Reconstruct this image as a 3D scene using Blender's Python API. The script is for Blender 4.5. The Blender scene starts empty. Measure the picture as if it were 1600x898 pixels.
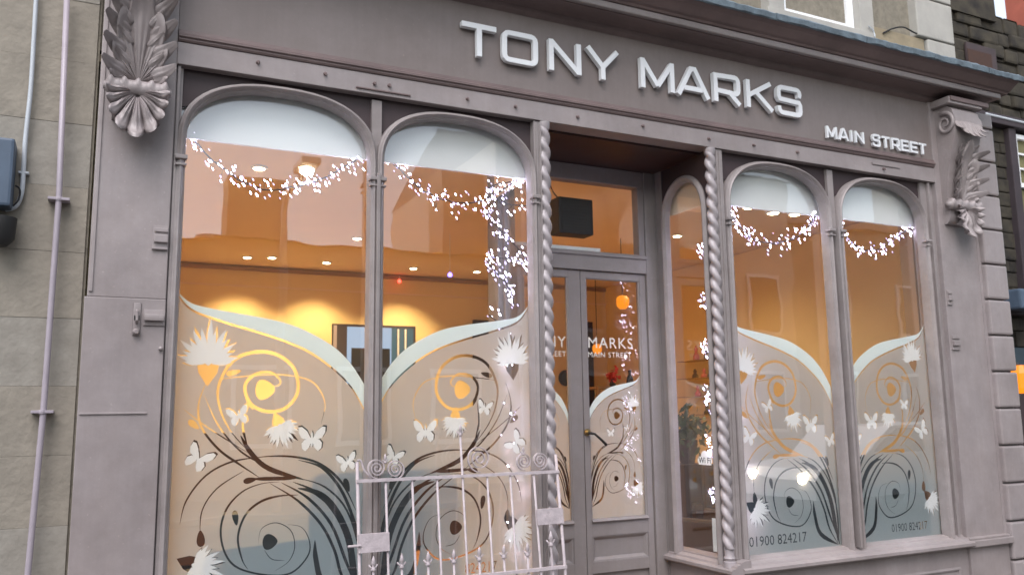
import bpy, bmesh, math, random
from mathutils import Vector, Matrix
from mathutils.geometry import delaunay_2d_cdt
random.seed(7)
R = math.radians
scene = bpy.context.scene
COL = scene.collection

# ------------------------------------------------------------------ camera
CAM_F, CAM_YAW, CAM_PITCH, CAM_ROLL = 1318.6, .456533, .147551, -.0137965   # focal length in photo pixels
CAM_POS = Vector((0, -4.0, 1.6))
_fw = Vector((math.sin(CAM_YAW)*math.cos(CAM_PITCH), math.cos(CAM_YAW)*math.cos(CAM_PITCH), math.sin(CAM_PITCH)))
_rt = Vector((math.cos(CAM_YAW), -math.sin(CAM_YAW), 0)); _up = _rt.cross(_fw)
_c, _s = math.cos(CAM_ROLL), math.sin(CAM_ROLL)
RT = _c*_rt + _s*_up; UP = -_s*_rt + _c*_up; FW = _fw
cd = bpy.data.cameras.new('camera'); cam = bpy.data.objects.new('camera', cd); COL.objects.link(cam)
cd.sensor_width = 36; cd.lens = 36*CAM_F/1600; cd.clip_start = .05; cd.clip_end = 500
m = Matrix((RT, UP, -FW)).transposed().to_4x4(); m.translation = CAM_POS
cam.matrix_world = m; scene.camera = cam
cd.dof.use_dof = True; cd.dof.focus_distance = 3.2; cd.dof.aperture_fstop = 5.6

# ------------------------------------------------------------------ sky, sun, exposure
world = bpy.data.worlds.new('World'); scene.world = world; world.use_nodes = True
wn = world.node_tree
sky = wn.nodes.new('ShaderNodeTexSky'); sky.sky_type = 'NISHITA'; sky.sun_disc = False
SUN_EL, SUN_AZ = R(11), R(215)
sky.sun_elevation = SUN_EL; sky.sun_rotation = SUN_AZ
sky.air_density = 1.0; sky.dust_density = 1.0; sky.ozone_density = 3.0
bg = wn.nodes['Background']; bg.inputs[1].default_value = .13
hs = wn.nodes.new('ShaderNodeHueSaturation'); hs.inputs['Saturation'].default_value = .38     # thin overcast greys the dusk sky
wn.links.new(sky.outputs[0], hs.inputs['Color']); wn.links.new(hs.outputs[0], bg.inputs[0])
sl = bpy.data.lights.new('sun', 'SUN'); sl.energy = 1.4; sl.angle = R(45); sl.color = (1, .94, .95)
sun = bpy.data.objects.new('sun', sl); COL.objects.link(sun)
d = Vector((math.sin(SUN_AZ)*math.cos(R(56)), math.cos(SUN_AZ)*math.cos(R(56)), math.sin(R(56))))
sun.rotation_euler = d.to_track_quat('Z', 'Y').to_euler()
scene.view_settings.view_transform = 'Standard'; scene.view_settings.look = 'None'
scene.view_settings.gamma = 1; scene.view_settings.exposure = 1.52
scene.cycles.max_bounces = 10; scene.cycles.transparent_max_bounces = 24
scene.cycles.diffuse_bounces = 5; scene.cycles.glossy_bounces = 4
scene.cycles.sample_clamp_indirect = 6
scene.cycles.use_denoising = True
LAMP = 1.0     # strength of the salon's own lamps

# ------------------------------------------------------------------ helpers
def P(px, py, Y=0.0):
    """point where the sight line through a photo pixel meets the plane y = Y"""
    d = (px-800)/CAM_F*RT - (py-449)/CAM_F*UP + FW
    return CAM_POS + d*((Y-CAM_POS.y)/d.y)

def tag(o, label=None, cat=None, group=None, kind=None):
    if label: o['label'] = label
    if cat: o['category'] = cat
    if group: o['group'] = group
    if kind: o['kind'] = kind
    return o

def thing(name, label=None, cat=None, loc=(0, 0, 0), group=None):
    o = bpy.data.objects.new(name, None); COL.objects.link(o); o.location = loc
    o.empty_display_size = .1
    return tag(o, label, cat, group)

def wloc(o):
    v = Vector((0, 0, 0))
    while o: v = v + Vector(o.location); o = o.parent
    return v

def link_mesh(name, me, mat, parent=None, smooth=False):
    """me is in world coordinates; the object keeps its parent's origin"""
    if mat: me.materials.clear(); me.materials.append(mat)
    if smooth:
        for p in me.polygons: p.use_smooth = True
    o = bpy.data.objects.new(name, me); COL.objects.link(o)
    if parent:
        me.transform(Matrix.Translation(-wloc(parent))); o.parent = parent
    return o

class MB:
    def __init__(s): s.v = []; s.f = []
    def add(s, vs, fs):
        n = len(s.v); s.v += [tuple(v) for v in vs]; s.f += [tuple(i+n for i in f) for f in fs]; return s
    def box(s, x0, x1, y0, y1, z0, z1, b=0.0):
        if b <= 0:
            vs = [(x, y, z) for x in (x0, x1) for y in (y0, y1) for z in (z0, z1)]
            return s.add(vs, [(0, 1, 3, 2), (4, 6, 7, 5), (0, 4, 5, 1), (2, 3, 7, 6), (0, 2, 6, 4), (1, 5, 7, 3)])
        bm = bmesh.new(); bmesh.ops.create_cube(bm, size=1)
        for v in bm.verts:
            v.co = Vector(((x0+x1)/2+v.co.x*(x1-x0), (y0+y1)/2+v.co.y*(y1-y0), (z0+z1)/2+v.co.z*(z1-z0)))
        bmesh.ops.bevel(bm, geom=bm.edges[:], offset=b, segments=2, affect='EDGES', profile=.6)
        return s.bm(bm)
    def bm(s, bm):
        bm.verts.index_update()
        s.add([v.co for v in bm.verts], [[v.index for v in f.verts] for f in bm.faces]); bm.free(); return s
    def prism_x(s, prof, x0, x1):          # prof = [(y, z)]
        n = len(prof)
        return s.add([(x0, y, z) for y, z in prof]+[(x1, y, z) for y, z in prof],
                     [tuple(range(n))[::-1], tuple(range(n, 2*n))]+[(i, (i+1) % n, n+(i+1) % n, n+i) for i in range(n)])
    def prism_y(s, prof, y0, y1):          # prof = [(x, z)]
        n = len(prof)
        return s.add([(x, y0, z) for x, z in prof]+[(x, y1, z) for x, z in prof],
                     [tuple(range(n)), tuple(range(n, 2*n))[::-1]]+[(i, n+i, n+(i+1) % n, (i+1) % n) for i in range(n)])
    def prism_z(s, prof, z0, z1):
        n = len(prof)
        return s.add([(x, y, z0) for x, y in prof]+[(x, y, z1) for x, y in prof],
                     [tuple(range(n))[::-1], tuple(range(n, 2*n))]+[(i, (i+1) % n, n+(i+1) % n, n+i) for i in range(n)])
    def tube(s, pts, r, n=8, caps=True):
        pts = [Vector(p) for p in pts]; rs = r if isinstance(r, (list, tuple)) else [r]*len(pts)
        vs = []; ref = None
        for i, p in enumerate(pts):
            t = (pts[min(i+1, len(pts)-1)]-pts[max(i-1, 0)]).normalized()
            if ref is None: ref = t.orthogonal().normalized()
            ref = (ref-t*ref.dot(t)).normalized(); b = t.cross(ref)
            for k in range(n):
                a = 2*math.pi*k/n; vs.append(p+(ref*math.cos(a)+b*math.sin(a))*rs[i])
        fs = [(i*n+k, i*n+(k+1) % n, (i+1)*n+(k+1) % n, (i+1)*n+k) for i in range(len(pts)-1) for k in range(n)]
        if caps: fs += [tuple(range(n))[::-1], tuple(range((len(pts)-1)*n, len(pts)*n))]
        return s.add(vs, fs)
    def lathe(s, c, prof, n=16, axis='z'):   # prof = [(r, h)]
        vs = []
        for r, h in prof:
            for k in range(n):
                a = 2*math.pi*k/n; u, w = r*math.cos(a), r*math.sin(a)
                vs.append({'z': (c[0]+u, c[1]+w, c[2]+h), 'x': (c[0]+h, c[1]+u, c[2]+w), 'y': (c[0]+u, c[1]+h, c[2]+w)}[axis])
        fs = [(i*n+k, i*n+(k+1) % n, (i+1)*n+(k+1) % n, (i+1)*n+k) for i in range(len(prof)-1) for k in range(n)]
        fs += [tuple(range(n))[::-1], tuple(range((len(prof)-1)*n, len(prof)*n))]
        return s.add(vs, fs)
    def sweep(s, path, prof, side, closed=False):
        """path: 3D points in a plane with normal `side` (pointing outwards from the wall); prof: (a across, b along side)"""
        path = [Vector(p) for p in path]; side = Vector(side); n = len(prof); vs = []; N = len(path)
        for i, p in enumerate(path):
            a = path[i-1] if (i or closed) else None; c = path[(i+1) % N] if (i < N-1 or closed) else None
            t1 = (p-a).normalized() if a is not None else (c-p).normalized()
            t2 = (c-p).normalized() if c is not None else t1
            n1, n2 = side.cross(t1), side.cross(t2); nn = (n1+n2)
            nn = nn.normalized()/max(.3, nn.normalized().dot(n1))
            for u, w in prof: vs.append(p+nn*u+side*w)
        L = N if closed else N-1
        fs = [(i*n+k, ((i+1) % N)*n+k, ((i+1) % N)*n+(k+1) % n, i*n+(k+1) % n) for i in range(L) for k in range(n)]
        if not closed: fs += [tuple(range(n)), tuple(range((N-1)*n, N*n))[::-1]]
        return s.add(vs, fs)
    def build(s, name, mat, parent=None, smooth=False, angle=None):
        me = bpy.data.meshes.new(name); me.from_pydata(s.v, [], s.f); me.validate()
        bm = bmesh.new(); bm.from_mesh(me); bmesh.ops.recalc_face_normals(bm, faces=bm.faces[:])
        if angle is not None:
            for f in bm.faces: f.smooth = True
            for e in bm.edges:
                if len(e.link_faces) == 2 and e.calc_face_angle(0) > R(angle): e.smooth = False
        bm.to_mesh(me); bm.free()
        return link_mesh(name, me, mat, parent, smooth)

def cdt_mesh(adds, subs, to3d, normal, depth):
    """flat sheet = union of polygons `adds` minus `subs` (2D), given real thickness"""
    vs, fs = [], []
    na = 0
    for gi, poly in enumerate(adds+subs):
        poly = [Vector(p) for p in poly]
        ar = sum(poly[i-1].x*poly[i].y-poly[i].x*poly[i-1].y for i in range(len(poly)))/2
        if abs(ar) < 1e-8: continue
        if ar < 0: poly = poly[::-1]
        n = len(vs); vs += poly; fs.append(list(range(n, n+len(poly))))
        if gi < len(adds): na += 1
    ov, oe, of, _, _, orf = delaunay_2d_cdt(vs, [], fs, 0, 1e-5)
    keep = [f for f, o in zip(of, orf) if any(i < na for i in o) and not any(i >= na for i in o)]
    bm = bmesh.new(); bv = {}
    for f in keep:
        q = []
        for i in f:
            if i not in bv: bv[i] = bm.verts.new(to3d(ov[i].x, ov[i].y))
            q.append(bv[i])
        try: bm.faces.new(q)
        except ValueError: pass
    bmesh.ops.recalc_face_normals(bm, faces=bm.faces[:])
    if depth:
        g = bmesh.ops.extrude_face_region(bm, geom=bm.faces[:])
        nv = [e for e in g['geom'] if isinstance(e, bmesh.types.BMVert)]
        bmesh.ops.translate(bm, verts=nv, vec=Vector(normal)*depth)
        bmesh.ops.recalc_face_normals(bm, faces=bm.faces[:])
    me = bpy.data.meshes.new('sheet'); bm.to_mesh(me); bm.free(); return me

def smooth_line(pts, n=6):
    """Catmull-Rom through 2D or 3D points"""
    pts = [Vector(p) for p in pts]; out = []
    for i in range(len(pts)-1):
        a, b, c, d = pts[max(i-1, 0)], pts[i], pts[i+1], pts[min(i+2, len(pts)-1)]
        for k in range(n):
            t = k/n
            out.append(.5*((2*b)+(c-a)*t+(2*a-5*b+4*c-d)*t*t+(3*b-a-3*c+d)*t**3))
    return out+[pts[-1]]

def stroke(pts, w0, w1=None, taper=True):
    """quads along a 2D line; widths in the same unit"""
    w1 = w0 if w1 is None else w1; n = len(pts); L, Rr = [], []
    for i, p in enumerate(pts):
        t = (pts[min(i+1, n-1)]-pts[max(i-1, 0)]).normalized(); nn = Vector((-t.y, t.x))
        s = i/(n-1); w = w0+(w1-w0)*s
        if taper: w *= min(1, .12+3.5*s, .12+3.5*(1-s))
        L.append(p+nn*w/2); Rr.append(p-nn*w/2)
    return [[L[i], L[i+1], Rr[i+1], Rr[i]] for i in range(n-1)]

# ------------------------------------------------------------------ materials
def mat(name, col, rough=.6, metal=0, var=.0, vscale=3., bump=0., bscale=40., spec=.5, col2=None, stretch=(1, 1, 1), detail=6, streak=0):
    m = bpy.data.materials.new(name); m.use_nodes = True; nt = m.node_tree; b = nt.nodes['Principled BSDF']
    b.inputs['Roughness'].default_value = rough; b.inputs['Metallic'].default_value = metal
    b.inputs['Specular IOR Level'].default_value = spec
    b.inputs['Base Color'].default_value = (*col, 1)
    tc = nt.nodes.new('ShaderNodeTexCoord'); mp = nt.nodes.new('ShaderNodeMapping'); mp.inputs['Scale'].default_value = stretch
    nt.links.new(tc.outputs['Object'], mp.inputs[0])
    if var or col2:
        n = nt.nodes.new('ShaderNodeTexNoise'); n.inputs['Scale'].default_value = vscale; n.inputs['Detail'].default_value = detail
        n.inputs['Roughness'].default_value = .65
        nt.links.new(mp.outputs[0], n.inputs['Vector'])
        r = nt.nodes.new('ShaderNodeValToRGB'); r.color_ramp.elements[0].position = .32; r.color_ramp.elements[1].position = .7
        c2 = col2 or tuple(min(1, c*(1+var)) for c in col); c1 = tuple(c*(1-var) for c in col)
        r.color_ramp.elements[0].color = (*c1, 1); r.color_ramp.elements[1].color = (*c2, 1)
        nt.links.new(n.outputs[0], r.inputs[0]); nt.links.new(r.outputs[0], b.inputs['Base Color'])
        rr = nt.nodes.new('ShaderNodeMath'); rr.operation = 'MULTIPLY_ADD'; rr.inputs[1].default_value = .25; rr.inputs[2].default_value = rough-.12
        nt.links.new(n.outputs[0], rr.inputs[0]); nt.links.new(rr.outputs[0], b.inputs['Roughness'])
    if streak:
        base = b.inputs['Base Color'].links[0].from_socket
        m2 = nt.nodes.new('ShaderNodeMapping'); m2.inputs['Scale'].default_value = (38, 38, 1.6); nt.links.new(tc.outputs['Object'], m2.inputs[0])
        ns = nt.nodes.new('ShaderNodeTexNoise'); ns.inputs['Scale'].default_value = 1; ns.inputs['Detail'].default_value = 5; nt.links.new(m2.outputs[0], ns.inputs['Vector'])
        nb = nt.nodes.new('ShaderNodeTexNoise'); nb.inputs['Scale'].default_value = 1.3; nb.inputs['Detail'].default_value = 9; nb.inputs['Roughness'].default_value = .75; nt.links.new(tc.outputs['Object'], nb.inputs['Vector'])
        nc = nt.nodes.new('ShaderNodeTexNoise'); nc.inputs['Scale'].default_value = 55; nc.inputs['Detail'].default_value = 3; nt.links.new(tc.outputs['Object'], nc.inputs['Vector'])
        cur_ = base
        for tex, lo_, hi_, dk in ((ns, .35, .75, (.95, .945, .94)), (nb, .40, .62, (.86, .84, .82)), (nc, .66, .74, (1.22, 1.2, 1.18))):
            r2 = nt.nodes.new('ShaderNodeValToRGB'); r2.color_ramp.elements[0].position = lo_; r2.color_ramp.elements[1].position = hi_
            if dk[0] < 1: r2.color_ramp.elements[0].color = (*dk, 1); r2.color_ramp.elements[1].color = (1, 1, 1, 1)
            else: r2.color_ramp.elements[0].color = (1, 1, 1, 1); r2.color_ramp.elements[1].color = (*dk, 1)
            nt.links.new(tex.outputs[0], r2.inputs[0])
            mm = nt.nodes.new('ShaderNodeMix'); mm.data_type = 'RGBA'; mm.blend_type = 'MULTIPLY'; mm.inputs[0].default_value = 1
            nt.links.new(cur_, mm.inputs[6]); nt.links.new(r2.outputs[0], mm.inputs[7]); cur_ = mm.outputs[2]
        nt.links.new(cur_, b.inputs['Base Color'])
    if bump:
        n2 = nt.nodes.new('ShaderNodeTexNoise'); n2.inputs['Scale'].default_value = bscale; n2.inputs['Detail'].default_value = 8
        nt.links.new(mp.outputs[0], n2.inputs['Vector'])
        bp = nt.nodes.new('ShaderNodeBump'); bp.inputs['Strength'].default_value = bump; bp.inputs['Distance'].default_value = .01
        nt.links.new(n2.outputs[0], bp.inputs['Height']); nt.links.new(bp.outputs[0], b.inputs['Normal'])
    return m

def emis(name, col, s):
    m = bpy.data.materials.new(name); m.use_nodes = True; b = m.node_tree.nodes['Principled BSDF']
    b.inputs['Base Color'].default_value = (*[min(1, c)*.04 for c in col], 1)
    b.inputs['Emission Color'].default_value = (*col, 1); b.inputs['Emission Strength'].default_value = s
    return m

def glass_mat(name, ior=1.5, tint=(1, 1, 1), rough=0.0):
    m = bpy.data.materials.new(name); m.use_nodes = True; nt = m.node_tree; nt.nodes.remove(nt.nodes['Principled BSDF'])
    out = nt.nodes['Material Output']
    t = nt.nodes.new('ShaderNodeBsdfTransparent'); t.inputs[0].default_value = (*tint, 1)
    g = nt.nodes.new('ShaderNodeBsdfGlossy'); g.inputs['Roughness'].default_value = rough; g.inputs[0].default_value = (1, 1, 1, 1)
    fr = nt.nodes.new('ShaderNodeFresnel')
    ge = nt.nodes.new('ShaderNodeNewGeometry'); e1 = nt.nodes.new('ShaderNodeMath'); e1.operation = 'MULTIPLY_ADD'; e1.inputs[1].default_value = -2; e1.inputs[2].default_value = 1
    pw = nt.nodes.new('ShaderNodeMath'); pw.operation = 'POWER'; pw.inputs[0].default_value = ior
    nt.links.new(ge.outputs['Backfacing'], e1.inputs[0]); nt.links.new(e1.outputs[0], pw.inputs[1]); nt.links.new(pw.outputs[0], fr.inputs[0])
    # wavy old panes
    tc = nt.nodes.new('ShaderNodeTexCoord'); n = nt.nodes.new('ShaderNodeTexNoise'); n.inputs['Scale'].default_value = 2.2
    nt.links.new(tc.outputs['Object'], n.inputs['Vector'])
    bp = nt.nodes.new('ShaderNodeBump'); bp.inputs['Strength'].default_value = .05; bp.inputs['Distance'].default_value = .02
    nt.links.new(n.outputs[0], bp.inputs['Height']); nt.links.new(bp.outputs[0], g.inputs['Normal'])
    mx = nt.nodes.new('ShaderNodeMixShader')
    nt.links.new(fr.outputs[0], mx.inputs[0]); nt.links.new(t.outputs[0], mx.inputs[1]); nt.links.new(g.outputs[0], mx.inputs[2])
    nt.links.new(mx.outputs[0], out.inputs[0]); return m

def film_mat(name, trans, diff, f_trans, f_clear):
    m = bpy.data.materials.new(name); m.use_nodes = True; nt = m.node_tree; nt.nodes.remove(nt.nodes['Principled BSDF'])
    out = nt.nodes['Material Output']
    tl = nt.nodes.new('ShaderNodeBsdfTranslucent'); tl.inputs[0].default_value = (*trans, 1)
    df = nt.nodes.new('ShaderNodeBsdfDiffuse'); df.inputs[0].default_value = (*diff, 1)
    tr = nt.nodes.new('ShaderNodeBsdfTransparent')
    a = nt.nodes.new('ShaderNodeMixShader'); a.inputs[0].default_value = f_trans
    b = nt.nodes.new('ShaderNodeMixShader'); b.inputs[0].default_value = f_clear
    nt.links.new(df.outputs[0], a.inputs[1]); nt.links.new(tl.outputs[0], a.inputs[2])
    nt.links.new(a.outputs[0], b.inputs[1]); nt.links.new(tr.outputs[0], b.inputs[2]); nt.links.new(b.outputs[0], out.inputs[0])
    return m

M = dict(
    paint=mat('mauve_gloss_paint', (.335, .298, .298), .42, streak=1, var=.13, vscale=3.5, bump=.16, bscale=16),
    fascia=mat('fascia_paint', (.245, .21, .202), .5, streak=1, var=.06, vscale=1.5, bump=.05, bscale=60),
    fresh=mat('frame_paint', (.305, .275, .272), .4, streak=1, var=.13, vscale=6, bump=.10, bscale=35),
    brown=mat('cornice_paint', (.165, .12, .115), .5, var=.2, vscale=3, bump=.15, bscale=30),
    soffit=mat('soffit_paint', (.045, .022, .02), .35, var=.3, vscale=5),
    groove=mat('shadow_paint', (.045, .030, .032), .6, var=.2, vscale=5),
    door=mat('door_paint', (.262, .24, .236), .42, streak=1, var=.06, vscale=4, bump=.06, bscale=30),
    column=mat('column_paint', (.37, .335, .345), .35, var=.1, vscale=14, bump=.06, bscale=40),
    gate=mat('gate_paint', (.43, .38, .395), .5, var=.16, vscale=30, bump=.25, bscale=90),
    pipe=mat('pipe_paint', (.36, .32, .36), .4, var=.08, vscale=8, bump=.05),
    conduit=mat('conduit_plastic', (.48, .52, .56), .4, var=.06, vscale=8),
    stone=mat('sandstone', (.265, .24, .198), .9, var=.13, vscale=7, bump=.4, bscale=35, col2=(.32, .29, .24)),
    stone2=mat('sandstone_grey', (.275, .255, .218), .9, var=.13, vscale=9, bump=.4, bscale=30, col2=(.33, .31, .27)),
    mortar=mat('mortar', (.21, .19, .15), .95, var=.2, vscale=20, bump=.5),
    upstone=mat('upper_sandstone', (.27, .225, .15), .9, var=.22, vscale=5, bump=.4, bscale=30),
    quoinst=mat('pale_quoin', (.37, .36, .33), .85, var=.10, vscale=5, bump=.2, bscale=40),
    lead=mat('lead', (.13, .17, .20), .55, var=.35, vscale=12, bump=.5, bscale=25),
    white=film_mat('white_print', (1, 1, 1), (.93, .97, .96), .36, 0),
    letter=mat('letter_white', (.80, .82, .84), .35, var=.02),
    board=mat('white_board', (.80, .84, .82), .6, var=.02),
    upvc=mat('white_frame', (.82, .84, .86), .35),
    cab=mat('cabinet_wood', (.045, .022, .012), .4, var=.2),
    dark=mat('dark_plastic', (.012, .012, .014), .5),
    blackw=mat('black_iron', (.02, .02, .02), .6),
    bluebox=mat('blue_box', (.075, .11, .16), .5, var=.1, vscale=10),
    wall_in=mat('salon_wall', (.82, .67, .36), .8, var=.03, vscale=2),
    ceil_in=mat('salon_ceiling', (.84, .70, .50), .85, var=.02),
    trim_in=mat('salon_trim', (.35, .24, .14), .7),
    floor_in=mat('wood_floor', (.32, .15, .05), .35, var=.3, vscale=3, stretch=(1, 10, 1)),
    navy=mat('dark_upholstery', (.03, .05, .065), .6, var=.1),
    leather=mat('brown_leather', (.035, .018, .012), .4, var=.2),
    asphalt=mat('asphalt', (.035, .035, .038), .85, var=.2, vscale=8, bump=.4, bscale=120),
    paving=mat('paving', (.11, .10, .095), .85, var=.15, vscale=5, bump=.3, bscale=60),
    kerb=mat('kerb_stone', (.26, .25, .24), .85, var=.12, bump=.3),
    opp=mat('opposite_render', (.30, .26, .22), .9, var=.15, vscale=1.5),
    opp2=mat('opposite_pale', (.55, .52, .47), .9, var=.08, vscale=1.5),
    slate=mat('slate', (.06, .065, .08), .7, var=.2, vscale=4),
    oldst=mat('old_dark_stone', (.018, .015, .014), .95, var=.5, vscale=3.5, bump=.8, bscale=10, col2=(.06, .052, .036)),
    timber=mat('old_timber', (.04, .03, .035), .7, var=.2),
    chrome=mat('chrome', (.6, .6, .6), .15, metal=1),
    mirror=mat('mirror_glass', (.85, .9, .95), .02, metal=1),
    brass=mat('brass', (.55, .42, .22), .3, metal=1),
    red=mat('red_petal', (.75, .06, .03), .5),
    pink=mat('pink_bottle', (.6, .10, .12), .4),
    leaf=mat('leaf_green', (.02, .07, .03), .5, var=.3, vscale=20),
    carpaint=mat('car_white', (.7, .7, .72), .25),
    rubber=mat('rubber', (.02, .02, .02), .8),
    glass=glass_mat('window_glass', 1.85),
    dglass=glass_mat('door_glass', 1.5),
    tglass=glass_mat('fanlight_glass', 1.28),
    glass2=glass_mat('upper_glass', 2.2, (.55, .6, .65)),
    film=film_mat('frosted_film', (.90, .82, .76), (.49, .64, .69), .62, .04),
    band=film_mat('white_band', (.9, 1, 1), (.88, .97, .98), .38, 0),
    bulb=emis('fairy_bulb', (.76, .72, 1.0), 16),
    bulb2=emis('fairy_bulb_dim', (.62, .55, 1.0), 1.6),
    lens=emis('downlight_lens', (1, .80, .50), 9),
    shade=emis('orange_shade', (1, .27, .01), .42),
    ledr=emis('red_led', (1, .05, .03), 3), ledb=emis('blue_led', (.15, .12, 1), 3), ledg=emis('green_led', (.02, 1, .2), 3), ledc=emis('cyan_led', (.3, .9, 1), 4),
    streetl=emis('street_lamp_glow', (1, .86, .62), 60),
    headl=emis('headlamp_glow', (1, .85, .6), 26),
    orange=emis('orange_lamp', (1, .27, .01), .5),
)
# ------------------------------------------------------------------ ground
def struct(name, mb, m, **k): return tag(mb.build(name, m, **k), kind='structure')
struct('road', MB().box(-60, 60, -10.4, -2.3, -.20, -.10), M['asphalt'])
struct('ground', MB().box(-200, 200, -200, 200, -.6, -.21), M['paving'])
struct('pavement', MB().box(-60, 60, -2.16, .0, -.2, -.004), M['paving'])
struct('opposite_pavement', MB().box(-60, 60, -14, -10.55, -.2, 0), M['paving'])
struct('kerb', MB().box(-60, 60, -2.3, -2.161, -.2, .0, .01), M['kerb'])
struct('opposite_kerb', MB().box(-60, 60, -10.549, -10.401, -.2, .0, .01), M['kerb'])
# ------------------------------------------------------------------ the shop front
FRONT = thing('shopfront', 'mauve painted Victorian shop front with arched windows, carved corbels and a recessed double door', 'shop front', (0, 0, 0))
GZ0, GZ1 = .73, 3.20
ZS, ZT = 2.86, 3.152           # spring and crown of the window arches
def arch_path(xl, xr, z0, zs, zt, n=26, e=2.45):
    c, h = (xl+xr)/2, (xr-xl)/2; pts = [(xl, z0), (xl, z0+.5*(zs-z0))]
    for i in range(n+1):
        a = math.pi*(1-i/n); ca, sa = math.cos(a), math.sin(a)
        pts.append((c+h*math.copysign(abs(ca)**(2/e), ca), zs+(zt-zs)*sa**(2/e)))
    return pts+[(xr, z0+.5*(zs-z0)), (xr, z0)]
MOULD = [(a*.86, b) for a, b in [(-.024, -.05), (-.024, .004), (-.019, .016), (-.013, .018), (-.010, .027), (0, .033), (.010, .027), (.013, .018), (.019, .016), (.024, .004), (.024, -.05)]]

def build_window(name, xl, xr, u0, u1, wl, wr):
    """xl..xr clear glass; wl, wr = ring offsets"""
    w = thing(name, None, None); w.parent = FRONT
    path = [(x, .025, z) for x, z in arch_path(xl-.018, xr+.018, GZ0-.02, ZS, ZT+.018)]
    MB().sweep(path, MOULD, (0, -1, 0)).build('window_arch', M['fresh'], w, angle=40)
    # small collars where the arch springs
    for x in (xl-.018, xr+.018):
        MB().box(x-.026, x+.026, -.016, .03, 2.765, 2.785, .004).box(x-.024, x+.024, -.012, .03, 2.735, 2.745, .003).build('collar', M['fresh'], w)
    MB().box(xl-.02, xr+.02, .080, .086, GZ0-.01, GZ1).build('glass_pane', M['glass'], w)
    # spandrels
    ap = [(x, z) for x, z in arch_path(xl-.01, xr+.01, GZ0, ZS, ZT+.01) if z > 3.03]
    top = 3.25
    xm = (xl+xr)/2
    lp = [p for p in ap if p[0] <= xm+1e-6]; rp = [p for p in ap if p[0] >= xm-1e-6]
    g = []
    g.append([Vector((xl-.04, 3.03))]+[Vector(p) for p in lp]+[Vector((xm, top)), Vector((xl-.04, top))])
    g.append([Vector(p) for p in rp]+[Vector((xr+.04, 3.03)), Vector((xr+.04, top)), Vector((xm, top))])
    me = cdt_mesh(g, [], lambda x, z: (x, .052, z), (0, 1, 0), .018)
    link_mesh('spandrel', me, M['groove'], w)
    return w

# art shared by the panes, drawn once on the left-hand window
AW = (.31, 1.185)
def A(cx, cy):            # enlarged-detail coordinates -> (u, z)
    p = P(260+cx/1.96, 440+cy/1.96, .09); return Vector(((p.x-AW[0])/(AW[1]-AW[0]), p.z))
END = Vector((.975, .745))
S = []                    # (points, w0, w1) in metres
def st(pts, w0, w1=None, end=False, n=5):
    q = [A(*p) for p in pts]
    if end: q.append(END+Vector((random.uniform(-.02, .015), 0)))
    S.append((q, w0, w1 if w1 is not None else w0, n))
st([(303, 318), (340, 318), (347, 300), (318, 277), (270, 285), (243, 322), (262, 375), (312, 397), (365, 385), (400, 335), (388, 265), (335, 222), (268, 216), (205, 245), (165, 320), (170, 390), (200, 455), (250, 515)], .020, .026)
st([(165, 330), (172, 300), (240, 290), (330, 284), (400, 291), (450, 312), (480, 370), (468, 436)], .006, .010)
st([(247, 335), (250, 365), (268, 392)], .012)
st([(245, 372), (238, 420), (238, 455), (250, 500)], .010, .018)
st([(130, 305), (106, 375), (115, 445), (165, 512), (222, 555), (285, 598)], .012, .018)
st([(122, 345), (165, 440), (232, 520), (310, 565)], .008, .014)
st([(60, 388), (135, 447), (250, 522)], .008)
st([(230, 470), (262, 525), (315, 572), (420, 606)], .030, .035)
st([(255, 540), (330, 533), (405, 538), (470, 560), (530, 615), (572, 700)], .010, .022)
st([(265, 603), (330, 602), (400, 600)], .026)
st([(400, 545), (470, 568), (525, 632), (562, 720), (578, 800)], .02, .024, True)
st([(50, 742), (70, 668), (128, 592), (205, 550), (300, 535)], .010, .014)
st([(110, 778), (116, 700), (160, 632), (240, 578)], .007, .010)
st([(345, 612), (290, 618), (235, 642), (190, 692), (171, 760), (185, 832), (225, 876), (310, 897), (380, 890), (428, 840), (434, 795), (412, 752), (370, 742)], .015, .010)
st([(400, 652), (345, 655), (290, 672), (245, 712), (222, 780), (234, 848), (252, 880)], .018, .012)
st([(282, 800), (292, 755), (335, 737), (378, 760), (390, 810), (372, 855), (330, 885)], .005, .007)
st([(300, 820), (322, 848), (360, 852)], .005)
st([(318, 617), (400, 670), (468, 742), (508, 822), (530, 900)], .018, .022, True)
st([(350, 614), (430, 662), (498, 742), (540, 850)], .018, .024, True)
st([(385, 612), (462, 650), (528, 740), (560, 850)], .022, .028, True)
st([(400, 632), (455, 645), (505, 690), (548, 780), (566, 890)], .045, .05, True)
st([(400, 600), (480, 628), (545, 700), (582, 830)], .012, .016, True)
st([(450, 790), (453, 850), (478, 925)], .03, .045, True)
DOTS = [(303, 330, .045, .045), (317, 795, .034, .034)]
BUDS = [(210, 278, .034, .013, 15), (92, 437, .030, .014, -40), (258, 607, .030, .013, 10), (215, 722, .034, .013, -80), (545, 622, .034, .013, -70), (112, 785, .036, .017, 95)]
BAND_T = [(38, 22), (85, 66), (175, 88), (285, 108), (370, 128), (440, 158), (510, 202), (560, 255), (600, 320)]
BAND_B = [(38, 26), (85, 82), (175, 118), (285, 152), (370, 182), (440, 215), (510, 268), (560, 322), (600, 395)]

def ell(c, a, b, ang, n=18, sx=1.0):
    out = []
    for k in range(n):
        t = 2*math.pi*k/n; x, y = a*math.cos(t), b*math.sin(t)*(1-.35*math.cos(t))
        out.append(Vector((c.x+(x*math.cos(ang)-y*math.sin(ang))*sx, c.y+x*math.sin(ang)+y*math.cos(ang))))
    return out

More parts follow.
